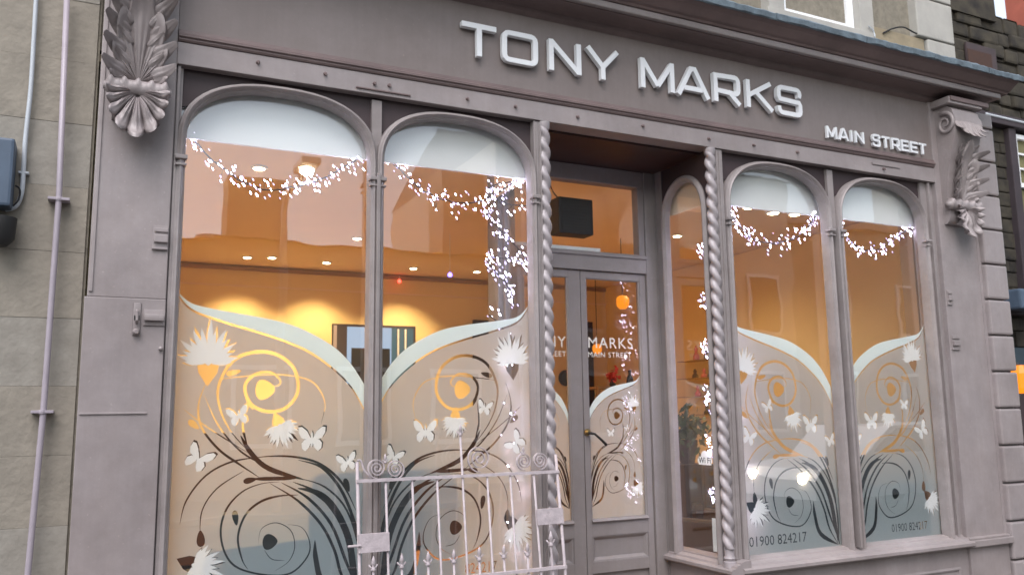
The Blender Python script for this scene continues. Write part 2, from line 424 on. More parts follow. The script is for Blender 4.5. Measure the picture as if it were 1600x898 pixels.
def petal(c, a, L, w):
    d = Vector((math.cos(a), math.sin(a))); n = Vector((-d.y, d.x))
    return [c+d*L*s+n*w*k for s, k in ((0, .25), (.35, .8), (.62, 1), (.80, .62), (1, 0), (.82, -.45), (.62, -.9), (.35, -.8), (0, -.25))]

def flower_polys(c, size, up):
    """ragged carnation-like flower seen from the side, opening towards angle up"""
    out = []; rr = random.Random(int(size*1000)+int(c.x*100))
    for k in range(15):
        a = -96+192*k/14; L = size*(.97-.36*abs(a)/90)*(1 if k % 2 else .84)*rr.uniform(.9, 1.07)
        base = c+Vector((math.cos(up), math.sin(up)))*size*.10+Vector((math.cos(up+R(a)), math.sin(up+R(a))))*size*.08
        out.append(petal(base, up+R(a*.92+rr.uniform(-3, 3)), L*.92, size*.062))
    for k in range(3):
        a = -30+30*k
        base = c+Vector((math.cos(up), math.sin(up)))*size*.05
        out.append(petal(base, up+R(a), size*.30, size*.06))
    return out
def calyx(c, size, up):
    d = Vector((math.cos(up), math.sin(up))); n = Vector((-d.y, d.x))
    return [c+n*size*.24+d*size*.1, c+n*size*.2-d*size*.12, c-d*size*.42, c-n*size*.2-d*size*.12, c-n*size*.24+d*size*.1]

def butterfly(c, s, ang):
    out = []
    for sx in (-1, 1):
        up = [(.03, .02), (.20, .34), (.42, .52), (.56, .50), (.55, .28), (.42, .06), (.10, -.04)]
        lo = [(.03, 0), (.30, .0), (.42, -.14), (.40, -.36), (.26, -.48), (.12, -.34), (.03, -.12)]
        for w in (up, lo):
            q = [Vector((sx*x*s, y*s)) for x, y in w]
            out.append([c+Vector((v.x*math.cos(ang)-v.y*math.sin(ang), v.x*math.sin(ang)+v.y*math.cos(ang))) for v in q])
    out.append([c+Vector((math.cos(a)*.05*s, math.sin(a)*.34*s)) for a in [R(k*45) for k in range(8)]])
    return out

def pane_art(win, xl, xr, mirror, Yf, zbot, flies, flowers, zmap=lambda z: z, ws=1.0, arts=True, normal_pane=True, number=None):
    """cut frosted film, white band, printed butterflies and flowers for one pane; all lie behind the glass"""
    W = xr-xl
    def X(u): return xr-u*W if mirror else xl+u*W
    def T(v): return Vector((X(v.x), zmap(v.y)))
    bt = [T(v) for v in smooth_line([A(*p) for p in BAND_T], 5)]; bb = [T(v) for v in smooth_line([A(*p) for p in BAND_B], 5)]
    bt = [Vector((min(max(v.x, xl), xr), v.y)) for v in bt]; bb = [Vector((min(max(v.x, xl), xr), v.y)) for v in bb]
    band = [[bt[i], bt[i+1], bb[i+1], bb[i]] for i in range(len(bt)-1)]
    me = cdt_mesh(band, [], lambda x, z: (x, Yf, z), (0, 1, 0), .0006); link_mesh('white_band', me, M['band'], win)
    gap = .011*ws
    film = [[bb[i]-Vector((0, gap)), bb[i+1]-Vector((0, gap)), Vector((bb[i+1].x, zbot)), Vector((bb[i].x, zbot))] for i in range(len(bb)-1)]
    ext = [X(0), X(1)]
    for e, b in ((ext[0], bb[0]), (ext[1], bb[-1])):
        if abs(e-b.x) > 1e-4: film.append([b-Vector((0, gap)), Vector((e, b.y-gap)), Vector((e, zbot)), Vector((b.x, zbot))])
    subs = []
    for pts, w0, w1, n in S:
        q = [T(v) for v in smooth_line(pts, n)]
        subs += stroke(q, w0*ws*.68, w1*ws*.68)
    for cx, cy, a, b in DOTS: subs.append(ell(T(A(cx, cy)), a*ws, b*ws, 0))
    for cx, cy, a, b, g in BUDS: subs.append(ell(T(A(cx, cy)), a*ws, b*ws, R(180-g if mirror else g)))
    if number:
        cur = bpy.data.curves.new('num', 'FONT'); cur.body = number[0]; cur.size = number[3]; cur.resolution_u = 2
        to = bpy.data.objects.new('num', cur); COL.objects.link(to); bpy.context.view_layer.update()
        tm = bpy.data.meshes.new_from_object(to); bpy.data.objects.remove(to)
        for p in tm.polygons:
            subs.append([Vector((number[1]+tm.vertices[i].co.x*number[4], number[2]+tm.vertices[i].co.y)) for i in p.vertices])
    prints = []
    for c, s, ang in flies:
        bf = butterfly(c, s, ang); prints.append(('butterfly', bf))
        off = Vector((.004, .004))*ws
        for q in butterfly(c+off, s*1.06, ang): subs.append(q)
    for c, s, up in flowers:
        prints.append(('flower', flower_polys(c, s, up))); subs.append(calyx(c, s, up))
        for q in flower_polys(c+Vector((.003, .002))*ws, s*1.02, up): subs.append(q)
    me = cdt_mesh(film, subs, lambda x, z: (x, Yf, z), (0, 1, 0), .0006)
    link_mesh('frosted_film', me, M['film'], win)
    for nm, pl in prints:
        me = cdt_mesh(pl, [], lambda x, z: (x, Yf-.0011, z), (0, 1, 0), .0006)
        link_mesh(nm, me, M['white'], win)

def px2(px, py, Y=.09): p = P(px, py, Y); return Vector((p.x, p.z))
YF = .0875
W1 = build_window('display_window', .31, 1.185, 0, 1, 0, 0)
pane_art(W1, .295, 1.20, False, YF, .73,
         [(px2(372, 650), .085, R(14)), (px2(487, 686), .115, R(0)), (px2(309, 716), .105, R(-32)), (px2(542, 722), .085, R(12))],
         [(px2(325, 574), .205, R(90)), (px2(435, 660), .13, R(-68)), (px2(297, 880), .15, R(-25))])
W2 = build_window('display_window', 1.255, 2.10, 0, 1, 0, 0)
pane_art(W2, 1.245, 2.11, True, YF, .73,
         [(px2(664, 674), .11, R(0)), (px2(757, 637), .075, R(-12)), (px2(806, 692), .10, R(50)), (px2(614, 713), .085, R(-25))],
         [(px2(800, 572), .18, R(95)), (px2(711, 650), .12, R(-95)), (px2(800, 818), .155, R(-50))],
         number=('824217', 1.72, .80, .075, .8))
W3 = build_window('display_window', 3.50, 4.322, 0, 1, 0, 0)
pane_art(W3, 3.49, 4.335, False, YF, .73,
         [(px2(1199, 635), .075, R(20)), (px2(1266, 663), .11, R(0)), (px2(1170, 683), .095, R(-20)), (px2(1297, 688), .075, R(15))],
         [(px2(1160, 583), .17, R(75)), (px2(1236, 645), .12, R(-75)), (px2(1176, 793), .15, R(-35))],
         number=('01900 824217', 3.57, .785, .085, .95))
W4 = build_window('display_window', 4.457, 5.262, 0, 1, 0, 0)
pane_art(W4, 4.445, 5.275, True, YF, .73,
         [(px2(1361, 658), .11, R(0)), (px2(1337, 687), .08, R(-10)), (px2(1440, 672), .11, R(30)), (px2(1412, 632), .07, R(-5))],
         [(px2(1426, 566), .17, R(100)), (px2(1387, 644), .11, R(-95)), (px2(1450, 775), .14, R(-50))],
         number=('01900 824217', 4.79, .785, .075, .8))

# pelmets (white boards behind the heads of the panes)
MB().box(.27, 2.16, .115, .135, 2.905, 3.22).build('pelmet', M['board'], FRONT)
MB().box(3.42, 5.32, .115, .135, 2.895, 3.22).build('pelmet', M['board'], FRONT)
# mullion backs between paired panes
for x in (1.220, 4.390):
    MB().box(x-.026, x+.026, .03, .10, .70, 3.2).box(x-.009, x+.009, -.022, .03, .73, 2.80, .003).build('mullion', M['fresh'], FRONT)
for x0, x1 in ((.256, .288), (5.284, 5.412)):
    MB().box(x0, x1, .035, .12, .66, 3.215).build('window_jamb', M['fresh'], FRONT)
MB().box(.262, .276, .012, .036, .70, 3.215, .003).build('bead_moulding', M['fresh'], FRONT)
MB().box(5.345, 5.362, .012, .036, .70, 3.215, .003).build('bead_moulding', M['fresh'], FRONT)
# lintel, mouldings, fascia, cornice
MB().box(.256, 5.412, .0, .12, 3.218, 3.325, .003).build('lintel', M['paint'], FRONT)
MB().prism_x([(.1, 3.327), (-.004, 3.327), (-.010, 3.336), (-.010, 3.343), (-.019, 3.348), (-.019, 3.359), (-.010, 3.366), (-.006, 3.384), (.012, 3.392), (.1, 3.392)], .258, 5.410).build('fascia_moulding', M['brown'], FRONT)
MB().box(.258, 5.425, .018, .10, 3.3925, 3.90).build('fascia_board', M['fascia'], FRONT)
prof = [(.1, 3.83), (.015, 3.83), (-.01, 3.845), (-.02, 3.865), (-.06, 3.872), (-.15, 3.876), (-.15, 3.882)]
MB().prism_x(prof+[(.1, 3.882)], -.06, 5.93).build('cornice_bed_moulding', M['brown'], FRONT)
MB().prism_x([(.1, 3.8825), (-.175, 3.8825), (-.178, 3.887), (-.178, 3.918), (-.172, 3.922), (.1, 3.922)], -.10, 5.99).build('cornice_fillet', M['paint'], FRONT)
cyma = [(.1, 3.9225), (-.186, 3.9225), (-.196, 3.934), (-.214, 3.940), (-.235, 3.955), (-.262, 3.975), (-.285, 3.985), (-.292, 3.990), (-.292, 4.002), (.1, 4.002)]
MB().prism_x(cyma, -.16, 6.06).build('cornice_crown', M['brown'], FRONT)
xs = -.2
while xs < 6.04:
    x1 = min(xs+random.uniform(.55, .8), 6.09)
    if 6.09-x1 < .3: x1 = 6.09
    dz = random.uniform(-.004, .006)
    mb = MB(); n = 14; top = []; fr = []
    for i in range(n+1):
        x = xs+.003+(x1-xs-.006)*i/n; w = random.uniform(-.005, .005)
        top += [(x, .16, 4.085+dz), (x, -.30+w, 4.030+dz+random.uniform(-.003, .004)), (x, -.312+w, 4.018+dz), (x, -.306+w, 3.985+dz+random.uniform(-.006, .006)), (x, -.294, 3.986), (x, -.29, 4.004), (x, .16, 4.004)]
    mb.add(top, [(i*7+k, (i+1)*7+k, (i+1)*7+(k+1) % 7, i*7+(k+1) % 7) for i in range(n) for k in range(7)]+[tuple(range(7)), tuple(range(n*7, n*7+7))[::-1]])
    mb.build('lead_flashing', M['lead'], FRONT); xs = x1
# bolts and straps on the lintel
for px, py in ((403, 98), (508, 116), (585, 131), (608, 134), (730, 155), (805, 167), (902, 183), (1004, 197), (1107, 217), (1177, 227), (1245, 238), (1380, 264)):
    p = P(px, py); b = MB().lathe((p.x, -.014, p.z), [(.004, 0), (.008, .003), (.010, .014)], 10, 'y')
    b.tube([(p.x, -.004, p.z+.004), (p.x, -.018, p.z-.002), (p.x+.001, -.02, p.z-.014)], .0035, 6); b.build('lintel_bolt', M['brown'], FRONT)
a, b = P(556, 135), P(641, 150)
MB().box(a.x, b.x, -.008, .001, b.z-.004, b.z+.004, .002).build('strap', M['brown'], FRONT)
a = P(1365, 258); MB().box(a.x-.02, a.x+.26, -.007, .001, a.z+.004, a.z+.018, .002).build('strap', M['paint'], FRONT)

# pilasters
def pilaster(x0, x1, zb, zt, mirror):
    p = thing('pilaster', None, None); p.parent = FRONT
    MB().box(x0, x1, .0, .22, zb, zt, .004).build('shaft', M['paint'], p)
    return p
PL = pilaster(-.067, .256, -.0, 2.118, 0)
MB().box(-.058, .256, .004, .22, 2.119, 3.83, .004).build('upper_shaft', M['paint'], PL)
for i, xx in enumerate((-.052,)): MB().box(xx, xx+.014, -.003, .01, 2.14, 3.8, .002).build('edge_bead', M['paint'], PL)
MB().box(-.06, .20, -.006, .001, 1.618, 1.626, .002).build('patch_strip', M['paint'], PL)
PR = pilaster(5.412, 5.805, .70, 3.83, 1)
MB().box(5.385, 5.83, -.055, .22, .655, .70, .006).box(5.395, 5.82, -.035, .22, .7002, .715, .004).build('plinth_cap', M['paint'], PR)
MB().box(5.405, 5.815, -.02, .22, 0, .6545, .004).build('plinth', M['paint'], PR)
MB().box(-.19, .27, .225, .42, 0, 3.22).build('pier_backing', M['wall_in'], FRONT); MB().box(5.40, 5.99, .225, .34, 0, 3.22).build('pier_backing', M['trim_in'], FRONT)
MB().box(3.347, 3.42, .598, .69, 0, 3.22).build('pier_backing', M['door'], FRONT); MB().box(2.14, 2.223, .598, .69, 0, 3.22).build('pier_backing', M['door'], FRONT)
# hinge plates and hasp
def hinge(x, z, par, w=.07):
    MB().box(x-.002, x+w, -.006, .001, z-.055, z+.055, .002).box(x+.004, x+w, -.020, -.004, z-.022, z+.014, .004).box(x+.004, x+w, -.014, -.004, z+.026, z+.044, .003).box(x-.004, x+w, -.010, -.003, z-.052, z-.044, .002).build('hinge_plate', M['paint'], par)
hinge(.19, 2.392, PL, .062)
hp = MB().box(.168, .255, -.008, .001, 2.0, 2.07, .002).box(.17, .25, -.026, -.006, 2.02, 2.048, .004).box(.125, .157, -.007, .001, 1.955, 2.10, .006)
hp.lathe((.141, -.03, 1.97), [(.008, 0), (.014, .008), (.016, .024)], 12, 'y').tube([(.141, -.005, 2.065), (.141, -.034, 2.055), (.141, -.036, 2.02), (.141, -.005, 2.01)], .006, 8)
hp.build('hasp', M['paint'], PL, angle=40)
MB().box(.130, .152, -.009, -.006, 2.022, 2.042).build('keyhole', M['dark'], PL)
MB().lathe((.243, -.02, 1.90), [(.004, 0), (.009, .006), (.009, .02)], 10, 'y').build('hook', M['paint'], PL, smooth=True)
hinge(5.425, 2.373, PR, .045); hinge(5.43, 2.052, PR, .075)

# corbels
def leaf_lobe(mb, base, dirv, side, out, L, w, lift, curl, ns=9, nt=6, rib=.3):
    base, dirv, side, out = Vector(base), Vector(dirv).normalized(), Vector(side).normalized(), Vector(out).normalized()
    vs = []
    for i in range(ns):
        s = i/(ns-1); wid = w*max(.12, math.sin(math.pi*(.16+.79*s)))**.55
        for j in range(nt+1):
            t = j/nt*2-1
            h = lift*math.sin(math.pi*min(1, s*.85))+curl*max(0, s-.55)**2*4-abs(t)**2*wid*.45+rib*wid*.18*math.cos(t*math.pi*3)
            vs.append(base+dirv*L*(s-.12*max(0, s-.8))+side*t*wid+out*h)
    fs = [(i*(nt+1)+j, i*(nt+1)+j+1, (i+1)*(nt+1)+j+1, (i+1)*(nt+1)+j) for i in range(ns-1) for j in range(nt)]
    # thickness
    n = len(vs); back = [v-out*.010 for v in vs]; vs += back
    fs += [tuple(reversed([k+n for k in f])) for f in fs[:]]
    rim = [j for j in range(nt+1)]+[i*(nt+1)+nt for i in range(1, ns)]+[(ns-1)*(nt+1)+j for j in range(nt-1, -1, -1)]+[i*(nt+1) for i in range(ns-2, 0, -1)]
    fs += [(rim[k], rim[k]+n, rim[(k+1) % len(rim)]+n, rim[(k+1) % len(rim)]) for k in range(len(rim))]
    mb.add(vs, fs)

def corbel(x0, x1, zsh=0):
    c = thing('corbel', None, None, ((x0+x1)/2, 0, 3.04)); c.parent = FRONT
    xc, w = (x0+x1)/2, (x1-x0)
    bw = w/2-.035
    body = [(.004, 2.91), (-.02, 2.91), (-.035, 2.92), (-.050, 2.94), (-.055, 2.98), (-.06, 3.02), (-.06, 3.07), (-.045, 3.10), (-.05, 3.16), (-.065, 3.26), (-.09, 3.38), (-.125, 3.48), (-.15, 3.56), (-.16, 3.66), (-.14, 3.74), (-.10, 3.775), (.004, 3.775)]
    body = [(y, z+zsh) for y, z in body]
    MB().prism_x(body, xc-bw+.01, xc+bw-.01).build('corbel_body', M['paint'], c, angle=30)
    # roll with lumps
    n = 44; m_ = 14; vs = []
    for i in range(n+1):
        s = i/n; x = x0+.005+(w-.01)*s
        r = .038*(1+.05*math.cos(s*2*math.pi*5))*(1 if .06 < s < .94 else .8)
        if s < .03 or s > .97: r *= .6
        for k in range(m_):
            a = 2*math.pi*k/m_; up = max(0, math.sin(a))*max(0, math.cos(a+math.pi)+.6)
            rr = r*(1+.55*up*max(0, math.cos((s*5-.5)*2*math.pi)))
            vs.append((x, -.068-math.cos(a)*rr*-1 if False else -.066+math.cos(a)*rr, 3.042+zsh+math.sin(a)*rr*.95))
    fs = [(i*m_+k, i*m_+(k+1) % m_, (i+1)*m_+(k+1) % m_, (i+1)*m_+k) for i in range(n) for k in range(m_)]+[tuple(range(m_)), tuple(range(n*m_, (n+1)*m_))[::-1]]
    MB().add(vs, fs).build('roll', M['paint'], c, smooth=True)
    for i in range(0):
        x = x0+w*(.12+.19*i); b = MB(); r = .022 if i % 2 else .027
        b.lathe((x, -.092, 3.066+zsh), [(.003, -r), (r*.7, -r*.7), (r, 0), (r*.7, r*.7), (.003, r)], 10, 'z'); b.build('bead', M['paint'], c, smooth=True)
    def fan(zc, yc, sgn, half, Rz, Rx, lobes, rise, tip, ridge, z_flat=0.0, nr=26, na=120, slope=0.0, q0=.12):
        vs = []
        for j in range(na+1):
            th = -half+2*half*j/na
            ph = (th/half)*lobes*math.pi/2            # lobe phase
            lob = abs(math.cos(ph))**.55               # 1 on a lobe's spine, 0 in a cleft
            er = 1/math.sqrt((math.cos(th)/Rz)**2+(math.sin(th)/Rx)**2)*(.80+.20*lob)
            for i in range(nr+1):
                q = q0+(1-q0)*i/nr; rr = er*q
                h = rise*math.sin(math.pi*min(1, .15+q*.75))+ridge*(lob-.45)*min(1, q*1.6)+tip*max(0, q-.62)**2*7*(.4+.6*lob)
                h += ridge*.28*math.cos(ph*6)*min(1, q*2)*(1-q)-.05*max(0, q-.93)*4
                vs.append((xc+math.sin(th)*rr, yc-h-slope*rr*math.cos(th), zc+zsh+sgn*math.cos(th)*rr))
        n = len(vs); W_ = nr+1
        vs += [(x, y+.014, z) for x, y, z in vs]
        fs = [(j*W_+i, j*W_+i+1, (j+1)*W_+i+1, (j+1)*W_+i) for j in range(na) for i in range(nr)]
        fs += [tuple(k+n for k in reversed(f)) for f in fs]
        fs += [(j*W_+nr, (j+1)*W_+nr, (j+1)*W_+nr+n, j*W_+nr+n) for j in range(na)]
        fs += [(i, i+1, i+1+n, i+n) for i in range(nr)]+[(na*W_+i, na*W_+i+n, na*W_+i+1+n, na*W_+i+1) for i in range(nr)]
        return MB().add(vs, fs)
    # lower leaf: a shell of seven lobes with the tip rolled out; upright frill over it
    fan(3.025, -.040, -1, R(100), .225, .128, 9, .060, .080, .030).build('lower_leaf', M['paint'], c, angle=70)
    # upper leaf: tall fluted fan flaring upwards, with curled side lobes
    fan(3.075, -.045, 1, R(88), .44, .118, 9, .012, .060, .020, slope=.17, q0=.04).build('upper_leaf', M['paint'], c, angle=70)
    for sgn in (-1, 1):
        for k in range(4):
            z = 3.105+.088*k; a = R(70-9*k); mb = MB()
            leaf_lobe(mb, (xc+sgn*(.050+.002*k), -.062-.016*k, z+zsh), (sgn*math.sin(a), -.35, math.cos(a)), (sgn*math.cos(a), .25, -math.sin(a)), (sgn*.35, -1, .1), .080, .036, .020, .095, 12, 10, .6)
            mb.build('acanthus_leaf', M['paint'], c, angle=70)
            mb = MB(); leaf_lobe(mb, (xc+sgn*(.034+.002*k), -.072-.017*k, z+.045+zsh), (sgn*math.sin(a*.7), -.2, math.cos(a*.7)), (sgn*math.cos(a*.7), .2, -math.sin(a*.7)), (sgn*.2, -1, .1), .075, .020, .012, .04, 10, 8, .6)
            mb.build('acanthus_leaf', M['paint'], c, angle=70)
    # crowning frill, side scrolls and block
    for k in range(6):
        mb = MB(); a = R(-50+20*k)
        leaf_lobe(mb, (xc+(k-2.5)*.040, -.135, 3.70+zsh-.01*abs(k-2.5)), (math.sin(a)*.35, -.22, -1), (1, 0, -.1), (0, -1, -.2), .175-.012*abs(k-2.5)**2, .030, .035, .06, 10, 8, .6)
        mb.build('acanthus_leaf', M['paint'], c, angle=55)
    for sgn in (-1, 1):
        mb = MB(); x = xc+sgn*bw
        pts = [Vector((x, -.085+.075*(1-i/34)*math.cos(i*.36+1.2), 3.64+zsh+.085*(1-i/34)*math.sin(i*.36+1.2))) for i in range(30)]
        mb.tube(pts, [.016*(1-i/40) for i in range(30)], 8); mb.build('scroll', M['paint'], c, smooth=True)
    MB().box(x0+.005, x1-.005, -.155, .01, 3.776+zsh, 3.829, .006).build('abacus', M['paint'], c)
    return c
corbel(-.048, .238)
corbel(5.425, 5.80)
# block that finishes the right end under the cornice
MB().box(5.44, 5.86, -.165, .0, 3.795, 3.829, .004).build('dentil_block', M['brown'], FRONT)

# corner posts and twisted columns
for sgn, xp, xc in ((-1, (2.118, 2.178), 2.188), (1, (3.384, 3.450), 3.362)):
    po = MB().box(xp[0], xp[1], .010, .10, .70, 3.215, .003)
    for k in range(2): po.box(xp[0]+.012+k*.022, xp[0]+.022+k*.022, .003, .012, .74, 3.2, .002)
    po.build('corner_post', M['fresh'], FRONT)
    col = thing('twisted_column', None, None, (xc, .025, .70)); col.parent = FRONT
    vs = []; n = 460; m_ = 20; z0, z1 = .80, 3.19
    for i in range(n+1):
        z = z0+(z1-z0)*i/n; ph = 2*math.pi*z/.168*(-1)
        for k in range(m_):
            a = 2*math.pi*k/m_; l = math.cos(2*(a-ph)/2*1.0)   # two-start rope
            l = abs(math.cos(a-ph)); r = .017+.019*l**.9
            vs.append((xc+r*math.cos(a), .022+r*math.sin(a), z))
    fs = [(i*m_+k, i*m_+(k+1) % m_, (i+1)*m_+(k+1) % m_, (i+1)*m_+k) for i in range(n) for k in range(m_)]+[tuple(range(m_))[::-1], tuple(range(n*m_, (n+1)*m_))]
    MB().add(vs, fs).build('shaft', M['column'], col, smooth=True)
    MB().lathe((xc, .022, .70), [(.036, 0), (.036, .03), (.026, .035), (.034, .05), (.026, .065), (.030, .10)], 20).build('base', M['column'], col, angle=40)
    MB().lathe((xc, .022, 3.17), [(.028, 0), (.034, .015), (.036, .045)], 20).build('capital', M['column'], col, angle=40)
# sills and stall risers
sill = [(.13, .655), (-.02, .655), (-.055, .662), (-.068, .672), (-.068, .690), (-.055, .698), (-.03, .700), (-.024, .712), (.02, .722), (.024, .730), (.062, .738), (.13, .738)]
MB().prism_x(sill, .256, 2.16).build('sill', M['paint'], FRONT, angle=30)
MB().prism_x(sill, 3.395, 5.404).build('sill', M['paint'], FRONT, angle=30)
# recess side sills (run in depth)
def prism_dir(prof, x_at, sgn, y0, y1):
    return MB().add([(x_at+sgn*a, y0, z) for a, z in prof]+[(x_at+sgn*a, y1, z) for a, z in prof],
                    [tuple(range(len(prof)))[::-1], tuple(range(len(prof), 2*len(prof)))]+[(i, (i+1) % len(prof), len(prof)+(i+1) % len(prof), len(prof)+i) for i in range(len(prof))])
sp = [(.10, .655), (-.012, .655), (-.035, .662), (-.045, .672), (-.045, .690), (-.035, .698), (-.012, .700), (-.006, .712), (.025, .722), (.028, .730), (.06, .738), (.10, .738)]
prism_dir(sp, 3.355, 1, -.055, .596).build('side_sill', M['paint'], FRONT, angle=30)
prism_dir(sp, 2.195, -1, -.055, .596).build('side_sill', M['paint'], FRONT, angle=30)
for x0, x1 in ((.256, 2.19), (3.36, 5.404)):
    MB().box(x0, x1, .0, .10, 0, .654).build('stall_riser', M['paint'], FRONT)
    xx = x0+.1; w = (x1-x0-.3)/2
    for k in range(2):
        MB().sweep([(xx, -.001, .12), (xx, -.001, .52), (xx+w, -.001, .52), (xx+w, -.001, .12)], [(-.012, -.004), (-.01, .006), (.0, .010), (.01, .006), (.012, -.004)], (0, -1, 0), True).build('riser_moulding', M['paint'], FRONT); xx += w+.1
for x in (2.19, 3.361): MB().box(x, x+.08, .101, .596, 0, .654).build('stall_riser', M['paint'], FRONT) if x > 3 else MB().box(2.11, 2.189, .101, .596, 0, .654).build('stall_riser', M['paint'], FRONT)

# recess side windows
def side_window(xg, xin, sgn):
    w = thing('side_window', None, None); w.parent = FRONT
    path = [(xg, y, z) for y, z in arch_path(.098, .520, .71, 2.84, 3.09, 20, 2.1)]
    if sgn < 0: path = path[::-1]
    MB().sweep(path, [(-.022, -.03), (-.022, .006), (-.012, .016), (0, .022), (.012, .016), (.022, .006), (.022, -.03)], (-sgn, 0, 0)).build('window_arch', M['fresh'], w, angle=40)
    MB().box(xg+.018*sgn, xg+.024*sgn, .06, .545, .72, 3.2).build('glass_pane', M['glass'], w)
    ap = [(y, z) for y, z in arch_path(.11, .508, .7, 2.84, 3.08, 20, 2.1) if z > 2.86]
    g = [[Vector((.05, ap[0][1]))]+[Vector(p) for p in ap if p[0] <= .3091]+[Vector((.309, 3.26)), Vector((.05, 3.26))],
         [Vector(p) for p in ap if p[0] >= .3089]+[Vector((.56, ap[-1][1])), Vector((.56, 3.26)), Vector((.309, 3.26))]]
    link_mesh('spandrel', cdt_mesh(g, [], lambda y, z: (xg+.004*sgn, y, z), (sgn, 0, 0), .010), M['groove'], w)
    MB().box(min(xg-.006*sgn, xg+.06*sgn), max(xg-.006*sgn, xg+.06*sgn), .534, .596, .70, 3.21, .003).build('jamb', M['door'], w)
    MB().box(min(xg+.06*sgn, xg+.075*sgn), max(xg+.06*sgn, xg+.075*sgn), .14, .54, 2.90, 3.22).build('pelmet', M['ceil_in'], w)
    return w
side_window(3.362, 0, 1); side_window(2.194, 0, -1)
# soffit of the porch
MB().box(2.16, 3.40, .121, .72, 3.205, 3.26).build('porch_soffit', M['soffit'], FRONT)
# door frame, transom and leaves
DF = thing('door_frame', None, None); DF.parent = FRONT
DY = .615
MB().box(2.225, 2.285, DY-.018, DY+.07, 0, 3.204, .004).build('jamb', M['door'], DF)
MB().box(3.262, 3.345, DY-.018, DY+.07, 0, 3.204, .004).build('jamb', M['door'], DF)
MB().box(2.2855, 3.2615, DY-.012, DY+.07, 3.095, 3.203, .004).build('head', M['door'], DF)
MB().box(2.2855, 3.2615, DY-.018, DY+.07, 2.505, 2.63, .004).box(2.286, 3.261, DY-.03, DY-.016, 2.60, 2.618, .003).build('transom_bar', M['door'], DF)
MB().box(3.215, 3.2615, DY-.008, DY+.06, 2.631, 3.094, .003).build('transom_stile', M['door'], DF)
MB().box(2.286, 3.215, DY+.02, DY+.026, 2.631, 3.094).build('transom_pane', M['tglass'], DF)
def door_leaf(x0, x1, gx0, gx1, mirror, word, wx, word2):
    d_ = thing('door_leaf', None, None, (x0 if mirror else x1, DY, .0)); d_.parent = FRONT
    zb, zt, gz0, gz1 = .02, 2.50, .94, 2.455
    MB().box(x0, gx0, DY, DY+.045, zb, zt, .003).build('stile', M['door'], d_)
    MB().box(gx1, x1, DY, DY+.045, zb, zt, .003).build('stile', M['door'], d_)
    MB().box(gx0, gx1, DY+.001, DY+.044, gz1, zt-.001).build('top_rail', M['door'], d_)
    MB().box(gx0, gx1, DY+.001, DY+.044, .84, gz0-.002).prism_x([(DY+.02, .925), (DY-.012, .925), (DY-.016, .93), (DY-.004, .943), (DY+.02, .945)], gx0, gx1).build('lock_rail', M['door'], d_)
    MB().box(gx0, gx1, DY+.022, DY+.038, .24, .84).build('recessed_panel', M['door'], d_)
    px0, px1 = gx0+.004, gx1-.004
    MB().sweep([(px0+.012, DY+.020, .70), (px0+.012, DY+.020, .828), (px1-.012, DY+.020, .828), (px1-.012, DY+.020, .70)][::-1], [(-.014, -.003), (-.014, .016), (-.004, .014), (.004, .006), (.014, -.003)], (0, -1, 0), True).build('panel_moulding', M['door'], d_)
    MB().box(gx0, gx1, DY+.001, DY+.044, .62, .688).build('middle_rail', M['door'], d_); MB().box(gx0, gx1, DY+.001, DY+.044, .03, .24).build('bottom_rail', M['door'], d_)
    MB().sweep([(gx0+.004, DY+.008, gz0), (gx0+.004, DY+.008, gz1), (gx1-.004, DY+.008, gz1), (gx1-.004, DY+.008, gz0)][::-1], [(-.006, -.01), (-.006, .004), (.006, .0), (.006, -.01)], (0, -1, 0), True).build('glazing_bead', M['door'], d_)
    MB().box(gx0-.005, gx1+.005, DY+.020, DY+.025, gz0-.005, gz1+.004).build('glass_pane', M['dglass'], d_)
    zm = lambda z: 1.19+.573*(z-1.05)
    if mirror: fl = [(px2(960, 676, .6), .05, R(0)), (px2(985, 668, .6), .035, R(30))]; fw = [(px2(996, 636, .6), .085, R(100)), (px2(1000, 757, .6), .085, R(-60))]
    else: fl = []; fw = []
    pane_art(d_, gx0, gx1, mirror, DY+.0265, gz0-.004, fl, fw, zm, .5)
    for txt, sz, tz, sx in ((word, .098, 2.008, 1.05), (word2, .048, 1.948, 1.05)):
        cur = bpy.data.curves.new('lettering', 'FONT'); cur.body = txt; cur.size = sz; cur.extrude = .0003; cur.resolution_u = 3
        cur.space_character = 1.12; cur.align_x = 'RIGHT' if not mirror else 'LEFT'
        to = bpy.data.objects.new('lettering', cur); COL.objects.link(to); bpy.context.view_layer.update()
        tm = bpy.data.meshes.new_from_object(to); bpy.data.objects.remove(to)
        tm.transform(Matrix.Translation((wx, DY+.0262, tz)) @ Matrix.Rotation(R(90), 4, 'X') @ Matrix.Scale(sx, 4, (1, 0, 0)))
        link_mesh('lettering', tm, M['white'], d_)
    return d_
DR = door_leaf(2.757, 3.260, 2.795, 3.213, True, 'MARKS', 2.812, 'MAIN STREET')
DL = door_leaf(2.287, 2.752, 2.345, 2.665, False, 'TONY', 2.655, 'MAIN STREET')
MB().tube([(2.775, DY, 1.47), (2.775, DY-.05, 1.47), (2.80, DY-.055, 1.465), (2.85, DY-.055, 1.425), (2.885, DY-.05, 1.395)], [.008, .008, .007, .008, .009], 10).build('door_handle', M['blackw'], DR, smooth=True)
MB().lathe((2.776, DY-.012, 1.475), [(.022, 0), (.022, .012)], 16, 'y').lathe((2.776, DY-.03, 1.475), [(.012, 0), (.012, .03)], 12, 'y').build('handle_rose', M['brass'], DR)
MB().box(2.19, 3.36, -.02, .72, -.003, .02).build('threshold', M['paving'], FRONT)

